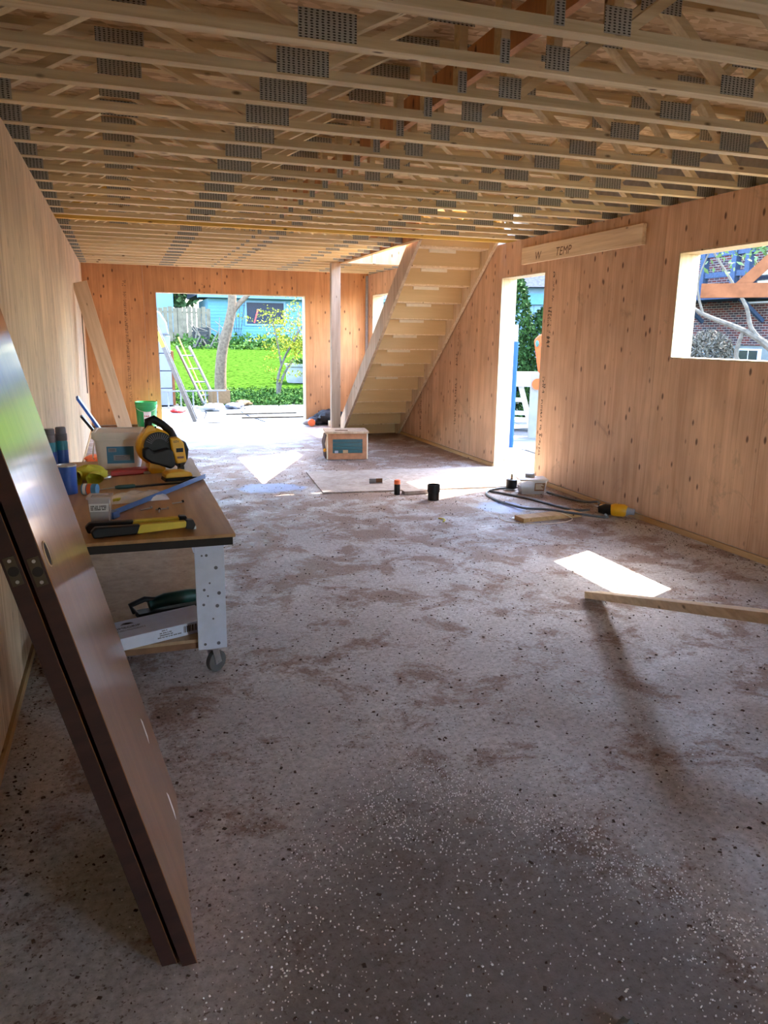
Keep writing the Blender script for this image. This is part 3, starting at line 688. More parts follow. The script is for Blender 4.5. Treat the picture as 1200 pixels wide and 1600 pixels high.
MB().prism([(-0.085, 0.075), (-0.09, 0.02), (-0.075, 0.0), (0.0, 0.0), (0.02, 0.03), (-0.02, 0.07)], 'Y', -0.06, 0.06).build('foot', 'dyellow', bl, 0.006)
B(0.11, 0.14, -0.02, 0.05, 0.0, 0.03).build('rear_foot', 'black', bl)

ch = thing('battery_charger', 'yellow-topped battery charger lying beside the power tool', 'charger', (0.29, 4.72, BZ + 0.001), math.radians(10))
MB().prism([(-0.09, 0.0), (0.09, 0.0), (0.085, 0.018), (-0.085, 0.018)], 'Y', -0.055, 0.055).build('base', 'black', ch, 0.003)
MB().prism([(-0.085, 0.019), (0.08, 0.019), (0.07, 0.045), (0.03, 0.055), (-0.06, 0.055), (-0.085, 0.042)], 'Y', -0.05, 0.05).build('cover', 'dyellow', ch, 0.006)
MB().tube([(0.085, 0, 0.008), (0.12, -0.02, 0.006), (0.14, -0.06, 0.006), (0.10, -0.1, 0.006)], 0.004, 6).build('cord', 'black', ch)

t = thing('utility_pouch', 'flat red folded case lying in front of the pail', 'case', (0.02, 4.98, BZ + 0.001), math.radians(12))
MB().prism([(-0.13, -0.05), (0.08, -0.045), (0.14, 0.03), (0.10, 0.055), (-0.08, 0.04)], 'Z', 0.0, 0.034).build('case', 'red', t, 0.008)
B(0.07, 0.13, -0.05, -0.03, 0.002, 0.016).build('clip', 'steel', t, 0.003)
gl = thing('work_gloves', 'yellow leather work gloves bundled on the bench', 'gloves', (-0.24, 4.72, BZ + 0.001))
def cuff(cx, cy, rx, rz, L, seed):
    mb = MB(); n = 18; vs = []
    for s_ in range(7):
        for j in range(n):
            a = 2 * math.pi * j / n; k = 1 + 0.12 * math.sin(3 * a + seed + s_ * 0.6)
            vs.append((cx + rx * k * math.cos(a) * (1 - 0.04 * s_), cy + L * s_ / 6, max(0.001, rz * 1.02 + rz * k * math.sin(a) * (1 - 0.05 * s_))))
    fs = [(i * n + j, i * n + (j + 1) % n, (i + 1) * n + (j + 1) % n, (i + 1) * n + j) for i in range(6) for j in range(n)] + [tuple(range(6 * n, 7 * n))]
    mb.smooth = True; return mb.add(vs, fs)
cuff(0.06, -0.08, 0.048, 0.036, 0.13, 1).build('cuff', 'glove', gl); cuff(-0.045, -0.06, 0.042, 0.04, 0.15, 4).build('cuff', 'glove', gl)
MB().blob((0.03, 0.10, 0.045), (0.10, 0.06, 0.044), 3, 0.16).build('palm', 'glove', gl)
for i, lab in enumerate(('taller grey-capped blue spray can at the back of the bench', 'grey-capped blue spray can nearer the leaning door')):
    cx, cy, k = ((-0.343, 5.02, 1.0), (-0.42 + 0.085, 4.86, 0.93))[i]
    if i: cx, cy = -0.333 - 0.0, 4.90
    cx, cy = ((-0.372, 5.10), (-0.43, 5.02))[i]
    t = thing('spray_can', lab, 'spray can', (cx, cy, BZ + 0.001), group='spray cans')
    MB().lathe([(0.034, 0), (0.036, 0.004), (0.036, 0.195), (0.032, 0.208)], n=24).build('can', 'teal', t)
    MB().lathe([(0.0364, 0.06), (0.0366, 0.061), (0.0366, 0.15), (0.0364, 0.151)], n=24).build('label_band', 'blue', t)
    MB().lathe([(0.035, 0.2085), (0.035, 0.25), (0.03, 0.2505), (0.031, 0.255), (0.030, 0.285), (0.026, 0.29)], n=24).build('cap', 'cap', t)
t = thing('glue_can', 'blue metal can with a bright lid beside the leaning door', 'can', (-0.31, 4.45, BZ + 0.001))
MB().lathe([(0.05, 0), (0.05, 0.15)], n=28).build('can', 'blue', t); MB().lathe([(0.052, 0.1505), (0.052, 0.158), (0.044, 0.158), (0.044, 0.154)], n=28).build('lid', 'steel', t)
t = thing('small_tin', 'small striped tin lying on its side behind the screw box', 'tin', (-0.195, 4.38, BZ + 0.031), rot=(0, math.radians(90), math.radians(-20)))
MB().lathe([(0.03, -0.04), (0.03, 0.04)], n=20).build('tin', 'lblue', t); MB().lathe([(0.0305, -0.01), (0.0306, -0.009), (0.0306, 0.012), (0.0305, 0.013)], n=20).build('stripe', 'orange', t)
MB().lathe([(0.0305, -0.032), (0.0306, -0.031), (0.0306, -0.016), (0.0305, -0.015)], n=20).build('stripe', 'white', t)
t = thing('tape_roll', 'small bright metal ring lying beside the gloves', 'ring', (-0.135, 4.86, BZ + 0.001))
MB().tube([(0.04 * math.cos(a), 0.04 * math.sin(a), 0.009) for a in [k * 0.2618 for k in range(24)]], 0.008, 8, True).build('ring', 'steel', t)

sb = thing('screw_box', 'clear plastic tub of screws with a white label', 'box', (-0.125, 3.70, BZ + 0.001), math.radians(-6))
loft([rsq(0.04, 0.006, 0), rsq(0.048, 0.006, 0.118)]).build('tub', 'clear', sb)
loft([rsq(0.037, 0.006, 0.003), rsq(0.04, 0.006, 0.05), rsq(0.038, 0.006, 0.056)]).build('screws', 'cap', sb)
mb = MB()
for a in ((-0.053, 0.053, -0.053, -0.036), (-0.053, 0.053, 0.036, 0.053), (-0.053, -0.036, -0.036, 0.036), (0.036, 0.053, -0.036, 0.036)): mb.box(*a, 0.1185, 0.128)
mb.box(-0.036, 0.036, -0.036, 0.036, 0.1185, 0.122); mb.build('lid', 'clear', sb)
lb = MB().add([(-0.042, -0.0455, 0.06), (0.04, -0.0455, 0.06), (0.042, -0.0482, 0.098), (-0.044, -0.0482, 0.098)], [(0, 1, 2, 3)]).build('label', 'white', sb)
mb = MB(); rg = random.Random(9)
for zz in (0.068, 0.076, 0.084):
    x = -0.036
    while x < 0.03: mb.box(x, x + 0.004, -0.0490, -0.0478 + 0.001, zz, zz + 0.005); x += rg.choice([0.005, 0.006, 0.010])
mb.build('small_print', 'ink', lb)
def tacker(loc, rz, label):
    t = thing('hammer_tacker', label, 'stapler', loc, rz, 'hammer tackers')
    MB().prism([(-0.02, 0.004), (0.19, 0.012), (0.20, 0.03), (0.19, 0.042), (0.0, 0.045), (-0.02, 0.03)], 'Y', -0.014, 0.014).build('magazine', 'yellow', t, 0.003)
    MB().prism([(-0.20, 0.002), (-0.02, 0.004), (-0.005, 0.044), (-0.09, 0.046), (-0.19, 0.05), (-0.21, 0.03)], 'Y', -0.018, 0.018).build('grip', 'black', t, 0.006)
    h = MB().prism([(0.19, 0.006), (0.225, 0.0), (0.235, 0.02), (0.225, 0.045), (0.195, 0.048)], 'Y', -0.016, 0.016).build('striker', 'black', t, 0.003)
    B(0.222, 0.236, -0.013, 0.013, 0.001, 0.014).build('nose', 'steel', h); return t
tacker((0.045, 3.43, BZ + 0.001), math.radians(8), 'yellow hammer tacker with black grip nearest the bench edge')
tacker((0.02, 3.52, BZ + 0.001), math.radians(7), 'yellow hammer tacker just behind the nearer one')
sp_ = thing('blue_strip', 'long blue metal angle strip lying across the bench', 'strip', (-0.09, 3.82, BZ + 0.001), math.atan2(4.70 - 3.82, 0.43 + 0.09))
B(0, 1.03, -0.016, 0.016, 0.004, 0.007).build('flange', 'steelblue', sp_); B(0, 1.03, -0.019, -0.016, 0.004, 0.030).build('web', 'steelblue', sp_)
B(-0.06, -0.0005, -0.055, 0.03, 0.0, 0.034).build('end_block', 'steelblue', sp_, 0.003)
bg = thing('plastic_bag', 'clear plastic bag of parts lying flat on the bench', 'bag', (0.05, 4.22, BZ + 0.001), math.radians(10))
mb = MB(); rg = np.random.RandomState(4); nx, ny = 14, 10; vs = []
for j in range(ny):
    for i in range(nx):
        u = i / (nx - 1) - 0.5; v = j / (ny - 1) - 0.5; h = 0.028 * max(0, (1 - (2 * u) ** 4) * (1 - (2 * v) ** 4)) * (0.6 + 0.7 * rg.rand()) + 0.001
        vs.append((u * 0.30 + 0.02 * v, v * 0.22, h))
vs += [(x, y, 0.0) for x, y, z in vs]; k = nx * ny
fs = [(j * nx + i, j * nx + i + 1, (j + 1) * nx + i + 1, (j + 1) * nx + i) for j in range(ny - 1) for i in range(nx - 1)]
fs += [tuple(k + a for a in f[::-1]) for f in fs]; mb.smooth = True; mb.add(vs, fs).build('bag', 'bag', bg)
MB().tube([(-0.10, -0.06, 0.012), (-0.12, -0.075, 0.015), (-0.14, -0.07, 0.01)], 0.011, 8).build('knot', 'glove', bg)
t = thing('screwdriver', 'dark green handled screwdriver beside the plastic bag', 'screwdriver', (-0.02, 4.50, BZ + 0.013), math.radians(12))
MB().tube([(-0.05, 0, 0), (-0.03, 0, 0), (0.05, 0, 0), (0.06, 0, 0)], [0.008, 0.012, 0.012, 0.009], 10).build('handle', 'dgreen', t); MB().tube([(-0.05, 0, 0), (-0.15, 0, -0.007)], 0.004, 8).build('shaft', 'steel', t)
t = thing('pry_bar', 'flat black pry bar lying behind the plastic bag', 'pry bar', (0.17, 4.56, BZ + 0.001), math.radians(12))
MB().prism([(-0.17, 0.0), (0.12, 0.0), (0.17, 0.0), (0.18, 0.022), (0.15, 0.014), (0.12, 0.009), (-0.17, 0.008)], 'Y', -0.014, 0.014).build('bar', 'black', t)
for k, (x, y, a, lab) in enumerate(((0.08, 3.92, 0.5, 'small bolt lying beside the blue end block'), (0.14, 3.86, 1.5, 'upright washer-headed bolt among loose bench hardware'), (0.155, 3.90, 0.1, 'thin screw beside the upright bolt'), (0.24, 4.03, 0.4, 'dark screw lying alone near the bench edge'))):
    t = thing('bolt', lab, 'bolt', (x, y, BZ + 0.0075), a, 'loose bolts on the bench')
    MB().cyl((-0.03, 0, -0.003), (0.025, 0, -0.003), 0.0035, n=8).build('shank', 'steel', t); MB().cyl((0.025, 0, 0), (0.033, 0, 0), 0.0068, n=8).build('head', 'steel' if k % 2 == 0 else 'black', t)

# ------------------------------------------------------------------ things along the left wall and the far end
a0 = Vector((-0.015 + 0.04, 10.70, 0.0)); 
lbd = thing('leaning_plank', 'grey-tan plank leaning against the left wall', 'plank', (0.085, 10.70, 0.0), rot=(0, -math.atan2(0.50, 2.13), 0))
B(-0.09, 0.09, -0.018, 0.018, 0.022, 2.21).build('plank', 'lum_pale', lbd, 0.002)
tag(B(XL + 0.001, XL + 0.012, 12.36, 12.39, 0.65, 1.83).build('wall_slit_strip', 'black'), 'black strip drawing a thin dark slit in the left wall near the corner', 'strip')  # stands in for the darkness of a slit in the wall
bk = thing('plastic_bucket', 'green plastic bucket with a white label by the far opening', 'bucket', (0.36, 13.12, 0.0))
MB().lathe([(0.14, 0), (0.145, 0.006), (0.165, 0.36), (0.172, 0.362), (0.172, 0.385), (0.167, 0.387), (0.167, 0.41), (0.175, 0.412), (0.175, 0.45), (0.165, 0.452), (0.16, 0.44), (0.14, 0.02), (0.01, 0.015)], n=32).build('bucket', 'green', bk)
mb = MB()
vs = []
for j in range(7):
    a = math.radians(-108 + j * 7)
    for z in (0.13, 0.30): rr = 0.1465 + 0.02 * z / 0.36 + 0.0012; vs.append((rr * math.cos(a), rr * math.sin(a), z))
mb.add(vs, [(2 * j, 2 * j + 2, 2 * j + 3, 2 * j + 1) for j in range(6)]); lb = mb.build('label', 'white', bk)
mb = MB()
for j in range(3): a = math.radians(-100 + j * 9); mb.box(0.1598 * math.cos(a) - 0.008, 0.1598 * math.cos(a) + 0.008, 0.1598 * math.sin(a) - 0.001, 0.1598 * math.sin(a) + 0.001, 0.22, 0.25)
mb.build('print', 'red', lb)
MB().tube([(0.174 * math.cos(a), -0.174 * abs(math.sin(a)) * 1.02, 0.40 - 0.10 * math.sin(a)) for a in [math.pi * k / 16 for k in range(17)]], 0.003, 6).build('handle', 'steel', bk)
for lab, x, y, top, m, w in (('long blue spirit level leaning on the left wall', 0.0, 9.3, (-0.455, 8.85, 0.86), 'blue', 0.06), ('dark tool bar leaning beside the blue level', -0.06, 9.55, (-0.45, 9.3, 0.62), 'black', 0.04)):
    p = Vector((x, y, 0.0)); q = Vector(top); t = thing('spirit_level', lab, 'level', p)
    dv = (q - p); MB().bar((0, 0, 0.03), dv, 0.028, w, (0, 1, 0.3)).build('beam', m, t)
    mb = MB(); mb.bar(dv * 0.12, dv * 0.98, 0.03, w * 0.28, (0, 1, 0.3)); mb.build('inlay', 'foam' if m == 'blue' else 'cap', t)
t = thing('red_bag', 'small orange and white package on the floor by the left wall', 'package', (-0.32, 9.7, 0.0))
MB().blob((0, 0, 0.062), (0.14, 0.1, 0.06), 8, 0.15).build('package', 'orange', t); MB().blob((0.13, -0.03, 0.05), (0.08, 0.07, 0.048), 9, 0.2).build('wrapper', 'white', t)

# cabinet-like unit
hx = thing('wall_heater', 'brown-fronted box unit with dark teal slats on the floor', 'appliance', (2.42, 9.33, 0.0), math.radians(-9))
B(0, 0.505, 0.012, 0.34, 0.008, 0.335).build('body', 'brownw', hx)
f = MB()
for a in ((0.0, 0.06, 0.008, 0.335), (0.44, 0.505, 0.008, 0.335), (0.06, 0.44, 0.008, 0.085), (0.06, 0.44, 0.265, 0.335)): f.box(a[0], a[1], -0.004, 0.0118, a[2], a[3])
f.build('front_panel', 'hpanel', hx)
for k in range(4): B(0.06, 0.44, 0.002, 0.0118, 0.088 + 0.044 * k, 0.128 + 0.044 * k).build('slat', 'tealdark', hx)
B(0.085, 0.13, -0.002, 0.0015, 0.087, 0.118).build('tag', 'foam', hx); B(0.19, 0.255, -0.002, 0.0015, 0.087, 0.125).build('tag', 'carton', hx)
B(-0.03, 0.52, -0.03, 0.37, 0.336, 0.362).build('top_board', 'grey_lum', hx, 0.003)
B(0.10, 0.26, 0.06, 0.14, 0.3625, 0.368).build('top_scrap', 'brownw', hx)
for x in (-0.012, 0.495): B(x, x + 0.011, -0.006, 0.012, 0.008, 0.333).build('edge_strip', 'cream', hx)
mb = MB()
for k in range(4): mb.tube([(-0.02, 0.05 + 0.07 * k, 0.32), (-0.045, 0.06 + 0.07 * k, 0.2), (-0.03, 0.04 + 0.07 * k, 0.1), (-0.02, 0.08 + 0.07 * k, 0.015)], 0.012, 8)
mb.build('pipes', 'cap', hx); MB().blob((-0.035, 0.05, 0.12), (0.02, 0.03, 0.025), 2, 0.1).build('valve', 'dyellow', hx); B(-0.012, -0.001, 0.02, 0.32, 0.01, 0.333).build('side_panel', 'cream', hx)

jk = thing('dark_jacket', 'dark jacket heaped on the floor beside the far opening', 'jacket', (3.33, 13.2, 0.0))
MB().blob((0.12, 0, 0.13), (0.26, 0.2, 0.129), 5, 0.22, 22, 12).build('cloth', 'cloth', jk); MB().blob((-0.12, 0.02, 0.07), (0.16, 0.15, 0.069), 6, 0.25, 18, 10).build('sleeve', 'cloth', jk)
t = thing('orange_tool', 'grey power tool with an orange disc beside the dark jacket', 'power tool', (3.06, 13.02, 0.0))
MB().tube([(-0.13, 0, 0.05), (-0.08, 0, 0.06), (0.0, 0, 0.065), (0.08, 0, 0.06)], [0.012, 0.045, 0.06, 0.045], 14).build('body', 'greyp', t)
MB().cyl((0.01, -0.085, 0.068), (0.01, -0.05, 0.068), 0.062, n=24).build('disc', 'orange', t)
tag(B(3.36, 3.47, 12.86, 12.93, 0.0, 0.10).build('wood_offcut', 'lum_y', None, 0.002), 'square wooden offcut standing in front of the dark jacket', 'offcut')

# floor sheet and bits on it
sh = thing('plywood_panel', 'dusty grey plywood sheet lying on the concrete before the stairs', 'plywood', (1.84, 7.28, 0.0), math.radians(-5))
B(0, 2.36, 0, 1.22, 0.001, 0.014).build('sheet', 'ply_floor', sh)
t = thing('pipe_coupling', 'short black plastic pipe coupling standing on the floor', 'pipe', (2.80, 6.74, 0.0))
MB().lathe([(0.055, 0), (0.055, 0.075), (0.062, 0.078), (0.062, 0.15), (0.052, 0.15), (0.05, 0.05), (0.01, 0.05)], n=28).build('coupling', 'black', t)
t = thing('marking_can', 'black spray can with an orange cap on the plywood edge', 'spray can', (2.54, 7.06, 0.0))
MB().lathe([(0.028, 0), (0.03, 0.004), (0.03, 0.10), (0.026, 0.107)], n=20).build('can', 'black', t); MB().lathe([(0.031, 0.1072), (0.031, 0.145), (0.027, 0.149)], n=20).build('cap', 'orange', t)
tag(MB().bar((2.60, 7.05, 0.020), (2.93, 7.06, 0.020), 0.085, 0.038).build('wood_offcut', 'ply_floor', None, 0.002), 'short grey offcut beside the orange-capped can', 'offcut')
t = thing('metal_bracket', 'small dark metal bracket on the plywood sheet', 'bracket', (2.50, 7.62, 0.015), math.radians(-10))
B(-0.07, 0.07, -0.02, 0.0, 0.0, 0.006).build('foot', 'cap', t); B(-0.07, 0.0, 0.0005, 0.005, 0.0, 0.05).build('upright', 'greyp', t); B(0.0015, 0.07, 0.0005, 0.006, 0.0, 0.05).build('upright', 'brownw', t)
MB().tube([(0.07, 0, 0.02), (0.13, 0.03, 0.045), (0.2, 0.03, 0.02), (0.28, 0.05, 0.004)], 0.0025, 5).build('wire', 'white', t)
tag(MB().tube([(2.54, 5.98, 0.006), (2.56, 5.93, 0.012), (2.555, 5.88, 0.012), (2.525, 5.85, 0.006)], 0.006, 6).build('yellow_scrap', 'glove'), 'curled yellow plastic scrap on the bare concrete', 'scrap')
t = thing('clear_tub', 'clear plastic tub with a brown label beside the side door', 'tub', (3.90, 6.80, 0.001), math.radians(-14))
def rrect(hx_, hy, z): return [(-hx_, -hy, z), (hx_, -hy, z), (hx_, hy, z), (-hx_, hy, z)]
loft([rrect(0.115, 0.075, 0), rrect(0.135, 0.09, 0.135)]).build('tub', 'clear', t); loft([rrect(0.145, 0.1, 0.1355), rrect(0.145, 0.1, 0.152), rrect(0.13, 0.085, 0.156)]).build('lid', 'white_pl', t)
loft([rrect(0.105, 0.065, 0.002), rrect(0.118, 0.075, 0.06)]).build('contents', 'greyp', t)
MB().add([(0.01, -0.0805, 0.03), (0.11, -0.0805, 0.03), (0.12, -0.0905, 0.115), (0.01, -0.0905, 0.115)], [(0, 1, 2, 3)]).build('label', 'brownw', t)
mb = MB(); 
for k in range(5): mb.box(0.02, 0.10 - 0.012 * (k % 3), -0.0905 - 0.0, -0.0885, 0.05 + 0.012 * k, 0.055 + 0.012 * k)
mb.build('small_print', 'cream', t)
t2 = thing('grey_lid', 'round grey cap resting on the clear tub', 'cap', (3.90, 6.84, 0.158)); MB().lathe([(0.048, 0), (0.05, 0.003), (0.05, 0.028), (0.044, 0.034)], n=24).build('cap', 'greyp', t2)
t = thing('glue_pot', 'black pot with a wooden stick behind the clear tub', 'pot', (3.78, 7.0, 0.015)); MB().lathe([(0.055, 0), (0.058, 0.09), (0.05, 0.094)], n=24).build('pot', 'black', t); B(-0.012, 0.012, -0.004, 0.004, 0.095, 0.15).build('stick', 'stud', t)
mk = thing('wood_block', 'reddish cut plank end lying under the cable', 'plank', (3.18, 5.64, 0.001), math.radians(6))
B(0, 0.62, 0, 0.14, 0, 0.038).build('plank', 'plate_lum', mk, 0.002)
cbl = [(3.86, 6.98, 0.02), (3.62, 7.02, 0.012), (3.42, 6.85, 0.012), (3.36, 6.5, 0.012), (3.42, 6.1, 0.02), (3.52, 5.85, 0.055), (3.66, 5.66, 0.055), (3.80, 5.52, 0.05), (3.93, 5.52, 0.03), (3.98, 5.62, 0.03)]
cb2 = [(3.50, 6.93, 0.012), (3.70, 6.5, 0.012), (3.78, 6.15, 0.012), (3.86, 5.93, 0.012), (3.98, 5.86, 0.02)]
cb3 = [(4.04, 6.72, 0.012), (4.10, 6.35, 0.012), (4.12, 6.12, 0.03), (4.17, 6.02, 0.05), (4.12, 5.93, 0.04)]
def spline(pts, k=6):
    pts = [Vector(p) for p in pts]; out = []
    for i in range(len(pts) - 1):
        a, b, c, d = pts[max(i - 1, 0)], pts[i], pts[i + 1], pts[min(i + 2, len(pts) - 1)]
        for j in range(k):
            t_ = j / k; out.append(0.5 * ((2 * b) + (c - a) * t_ + (2 * a - 5 * b + 4 * c - d) * t_ * t_ + (3 * b - a - 3 * c + d) * t_ ** 3))
    return out + [pts[-1]]
t = thing('corded_drill', 'yellow and black corded drill against the right wall base', 'drill', (4.04, 5.66, 0.0), math.radians(-42))
MB().tube([(0.02, 0, 0.062), (0.05, 0, 0.065), (0.13, 0, 0.065), (0.15, 0, 0.062)], [0.048, 0.058, 0.056, 0.046], 16).build('motor_housing', 'dyellow', t)
MB().tube([(-0.09, 0, 0.055), (-0.03, 0, 0.062), (0.021, 0, 0.062)], [0.03, 0.05, 0.047], 14).build('gear_case', 'black', t)
MB().tube([(0.151, 0, 0.062), (0.185, 0, 0.062), (0.22, 0, 0.06)], [0.04, 0.03, 0.025], 14).build('rear_cap', 'foam', t)
MB().tube([(-0.02, 0.03, 0.055), (-0.07, 0.10, 0.045), (-0.10, 0.17, 0.04)], [0.026, 0.022, 0.024], 12).build('handle', 'black', t)
MB().tube([(-0.06, 0.085, 0.06), (-0.085, 0.135, 0.058)], [0.02, 0.02], 10).build('grip_inlay', 'dyellow', t)
for k in range(2): MB().tube([(-0.13 + 0.02 * k, 0.04, 0.075), (-0.06 + 0.02 * k, -0.02, 0.085)], 0.004, 6).build('rod', 'steel', t)
cd = thing('power_cable', 'grey power cable looped across the floor from the drill', 'cable', (0, 0, 0))
for c in (cbl, cb2, cb3): MB().tube(spline(c), 0.011, 8).build('cable', 'cable', cd)
tag(MB().tube(spline([(3.1, 5.95, 0.004), (3.05, 5.75, 0.004), (3.2, 5.6, 0.004), (3.45, 5.55, 0.004), (3.62, 5.58, 0.02), (3.6, 5.72, 0.045)]), 0.003, 6).build('thin_wire', 'cream'), 'thin cream wire looped around the reddish plank end', 'wire')
tag(MB().prism([(3.14, 5.82), (3.24, 5.86), (3.30, 5.74), (3.22, 5.70)], 'Z', 0.001, 0.006).build('card_scrap', 'bwhite'), 'pale card scrap lying at the end of the reddish plank', 'scrap')

# the raised two-by-four in the right foreground and the trestle out of frame that carries it
p = Vector((2.645, 3.80, 0.02)); q = Vector((2.18, 2.04, 0.565)); dv = (q - p).normalized(); e_ = p + dv * 2.62
t = thing('lumber_plank', 'pale two-by-four slanting up from the floor at the right edge', 'plank', p)
MB().bar((0, 0, 0), e_ - p, 0.105, 0.042).build('plank', 'lum_y', t, 0.003)
tz = e_ - dv * 0.06
t = thing('trestle', 'unseen wooden trestle holding the raised end of the slanting two-by-four', 'trestle', (tz.x, tz.y, 0))
zt = tz.z - 0.027; mb = B(-0.1, 0.7, -0.045, 0.045, zt - 0.09, zt - 0.001); mb.build('top_beam', 'stud', t)
for sx in (-1, 1):
    for sy in (-1, 1): MB().bar((0.3 + sx * 0.30, sy * 0.05, zt - 0.06), (0.3 + sx * 0.33, sy * 0.22, 0.0), 0.038, 0.089, (1, 0, 0)).build('leg', 'stud', t)

# ------------------------------------------------------------------ debris on the slab (nobody could count it)
rg = np.random.RandomState(12)
def scatter(pts, s0, s1, hgt, name, mat, label, cat):
    mb = MB()
    for x, y in pts:
        a = rg.rand() * 6.3; L = s0 + (s1 - s0) * rg.rand() ** 2; W = L * (0.35 + 0.5 * rg.rand()); c, s = math.cos(a), math.sin(a); h = hgt * (0.5 + rg.rand())
        q = [(x + c * u * L - s * v * W, y + s * u * L + c * v * W) for u, v in ((-.5, -.4), (.4, -.5), (.5, .35), (-.35, .5))]
        mb.add([(a_, b_, 0.0003) for a_, b_ in q] + [(x + (a_ - x) * 0.7, y + (b_ - y) * 0.7, h) for a_, b_ in q], [(4, 5, 6, 7), (0, 1, 5, 4), (1, 2, 6, 5), (2, 3, 7, 6), (3, 0, 4, 7)])
    return tag(mb.build(name, mat), label, cat, kind='stuff')
pts = []
while len(pts) < 6000:
    x, y = rg.rand() * 3.0 - 0.1, 0.85 + rg.rand() * 2.0
    d = math.hypot((x - 0.85) / 0.62, (y - 1.0) / 1.2)
    ring = math.exp(-((d - 1.0) / 0.22) ** 2) * (1.0 if x > 0.7 else 0.35)
    if rg.rand() < 0.10 * (d < 1.1) + 0.55 * ring * (0.4 + 0.6 * math.sin(9 * x + 5 * y) ** 2) + 0.025: pts.append((x, y))
scatter(pts, 0.0028, 0.0072, 0.003, 'foam_pellets', 'pellet', 'white foam pellets scattered over the near concrete', 'pellets')
pts = [(XL + 0.05 + rg.rand() * (XR - XL - 0.1), 1.0 + 9.5 * rg.rand()) for k in range(5200)] + [(XL + 0.03 + abs(rg.normal()) * 0.06, 1.0 + 4 * rg.rand()) for k in range(260)] + [(XR - 0.03 - abs(rg.normal()) * 0.15, 3.5 + 4 * rg.rand()) for k in range(400)]
pts = [p_ for p_ in pts if not (p_[0] > 4.1 and 7.3 < p_[1] < 8.4)]
scatter(pts, 0.004, 0.017, 0.0035, 'dirt_crumbs', 'chip', 'dark dirt crumbs and wood chips strewn over the concrete', 'debris')
for x, y, s, lab in ((1.0, 1.18, 0.03, 'largest pale pebble on the dark patch'), (0.72, 1.25, 0.018, 'small white foam chunk left of the pebble')):
    t = MB().blob((x, y, s * 0.45), (s, s * 0.8, s * 0.44), 3, 0.25, 10, 7).build('pebble', 'white' if s < 0.02 else 'concrete2'); tag(t, lab, 'pebble')

# ------------------------------------------------------------------ outdoors: ground
def gz(y): return -0.04 if y < 22 else -0.04 + 0.06 * (y - 22)
mb = MB(); gy = [-30, -2.8, YB + WT, 16.5, 22, 30, 36, 42, 60, 90]; gx = [-60, -20, -0.7, 2, 5, 12, 40, 90]
mb.add([(x, y, min(gz(y), 1.5)) for y in gy for x in gx], [(j * 8 + i, j * 8 + i + 1, (j + 1) * 8 + i + 1, (j + 1) * 8 + i) for j in range(len(gy) - 1) for i in range(7) if not (1 <= j < 2 and 2 <= i < 4)])
lawn = struct(mb.build('ground_lawn', 'grass'))
pb = B(XR + WT, 11.5, 2.5, 13.66, -0.10, -0.036); pb.box(-1.5, 11.5, YB + WT, 18.3, -0.10, -0.036)
patio = struct(pb.build('ground_patio', 'gravel'))
struct(B(-8, 12, -14, -2.78, -0.08, -0.02).build('ground_driveway', 'concrete2'))
def flagstones(x0, x1, y0, y1, s, seed):
    rg = random.Random(seed); nx = int((x1 - x0) / s); ny = int((y1 - y0) / s)
    g = [[(x0 + (i + rg.uniform(-.3, .3)) * (x1 - x0) / nx, y0 + (j + rg.uniform(-.3, .3)) * (y1 - y0) / ny) for i in range(nx + 1)] for j in range(ny + 1)]
    for j in range(ny):
        for i in range(nx):
            q = [g[j][i], g[j][i + 1], g[j + 1][i + 1], g[j + 1][i]]; cx = sum(a for a, b in q) / 4; cy_ = sum(b for a, b in q) / 4
            q = [(cx + (a - cx) * 0.955, cy_ + (b - cy_) * 0.955) for a, b in q]
            MB().prism(q, 'Z', -0.0355, -0.012 + rg.uniform(-0.006, 0.006)).build('flagstone', 'stone', patio)
flagstones(XR + WT + 0.02, 9.2, 6.5, 13.6, 0.72, 1); flagstones(-0.4, 7.0, YB + WT + 0.25, 17.6, 0.85, 2)
struct(B(0.3, 3.6, YB + WT, YB + WT + 0.22, -0.1, -0.005).build('ground_threshold', 'stone'))

# ------------------------------------------------------------------ outdoors: back yard
hs_ = thing('neighbour_house', 'pale blue sided bungalow with a dark window beyond the lawn', 'house', (0, 42, 0))
B(4.6, 16, 0.05, 6, 0.6, 3.36).build('wall', 'siding', hs_)
nb = 14
for k in range(nb):
    z0 = 1.0 + 0.168 * k
    for a, b, c, d in rects(4.5, 14.0, z0, z0 + 0.166, [(6.46, 8.52, 2.0, 3.25)]):
        MB().prism([(0.05, c), (0.018, c), (0.034, d), (0.05, d)], 'X', a, b).build('siding_board', 'siding', hs_)
B(4.0, 16.5, -0.5, 0.3, 3.36, 3.5).build('eave', 'siding2', hs_)
MB().prism([(-0.55, 3.5), (3.2, 5.3), (7, 3.5)], 'X', 4.0, 16.5).build('roof', 'roof', hs_)
w = MB()
for a in ((6.40, 6.50, 1.98, 3.26), (8.48, 8.58, 1.98, 3.26), (6.5, 8.48, 1.98, 2.07), (6.5, 8.48, 3.17, 3.26)): w.box(a[0], a[1], -0.03, 0.05, a[2], a[3])
w = w.build('window_frame', 'siding2', hs_); B(6.5, 8.48, 0.0, 0.03, 2.07, 3.17).build('pane', 'pane', w)
MB().prism([(6.85, 2.12), (6.93, 2.12), (7.12, 2.75), (7.06, 2.85)], 'Y', -0.02, -0.005).build('red_ornament', 'red', w)
h2 = thing('blue_shed', 'pale blue wall behind the picket fence at the far left', 'building', (0, 44, 0))
B(-4, 2.9, 0, 5, 0.8, 4.2).build('wall', 'siding2', h2); B(-4.2, 3.1, -0.2, 5.2, 4.2, 4.5).build('roof', 'roof', h2)
fn = thing('picket_fence', 'weathered upright board fence at the back of the yard', 'fence', (0, 40, 0))
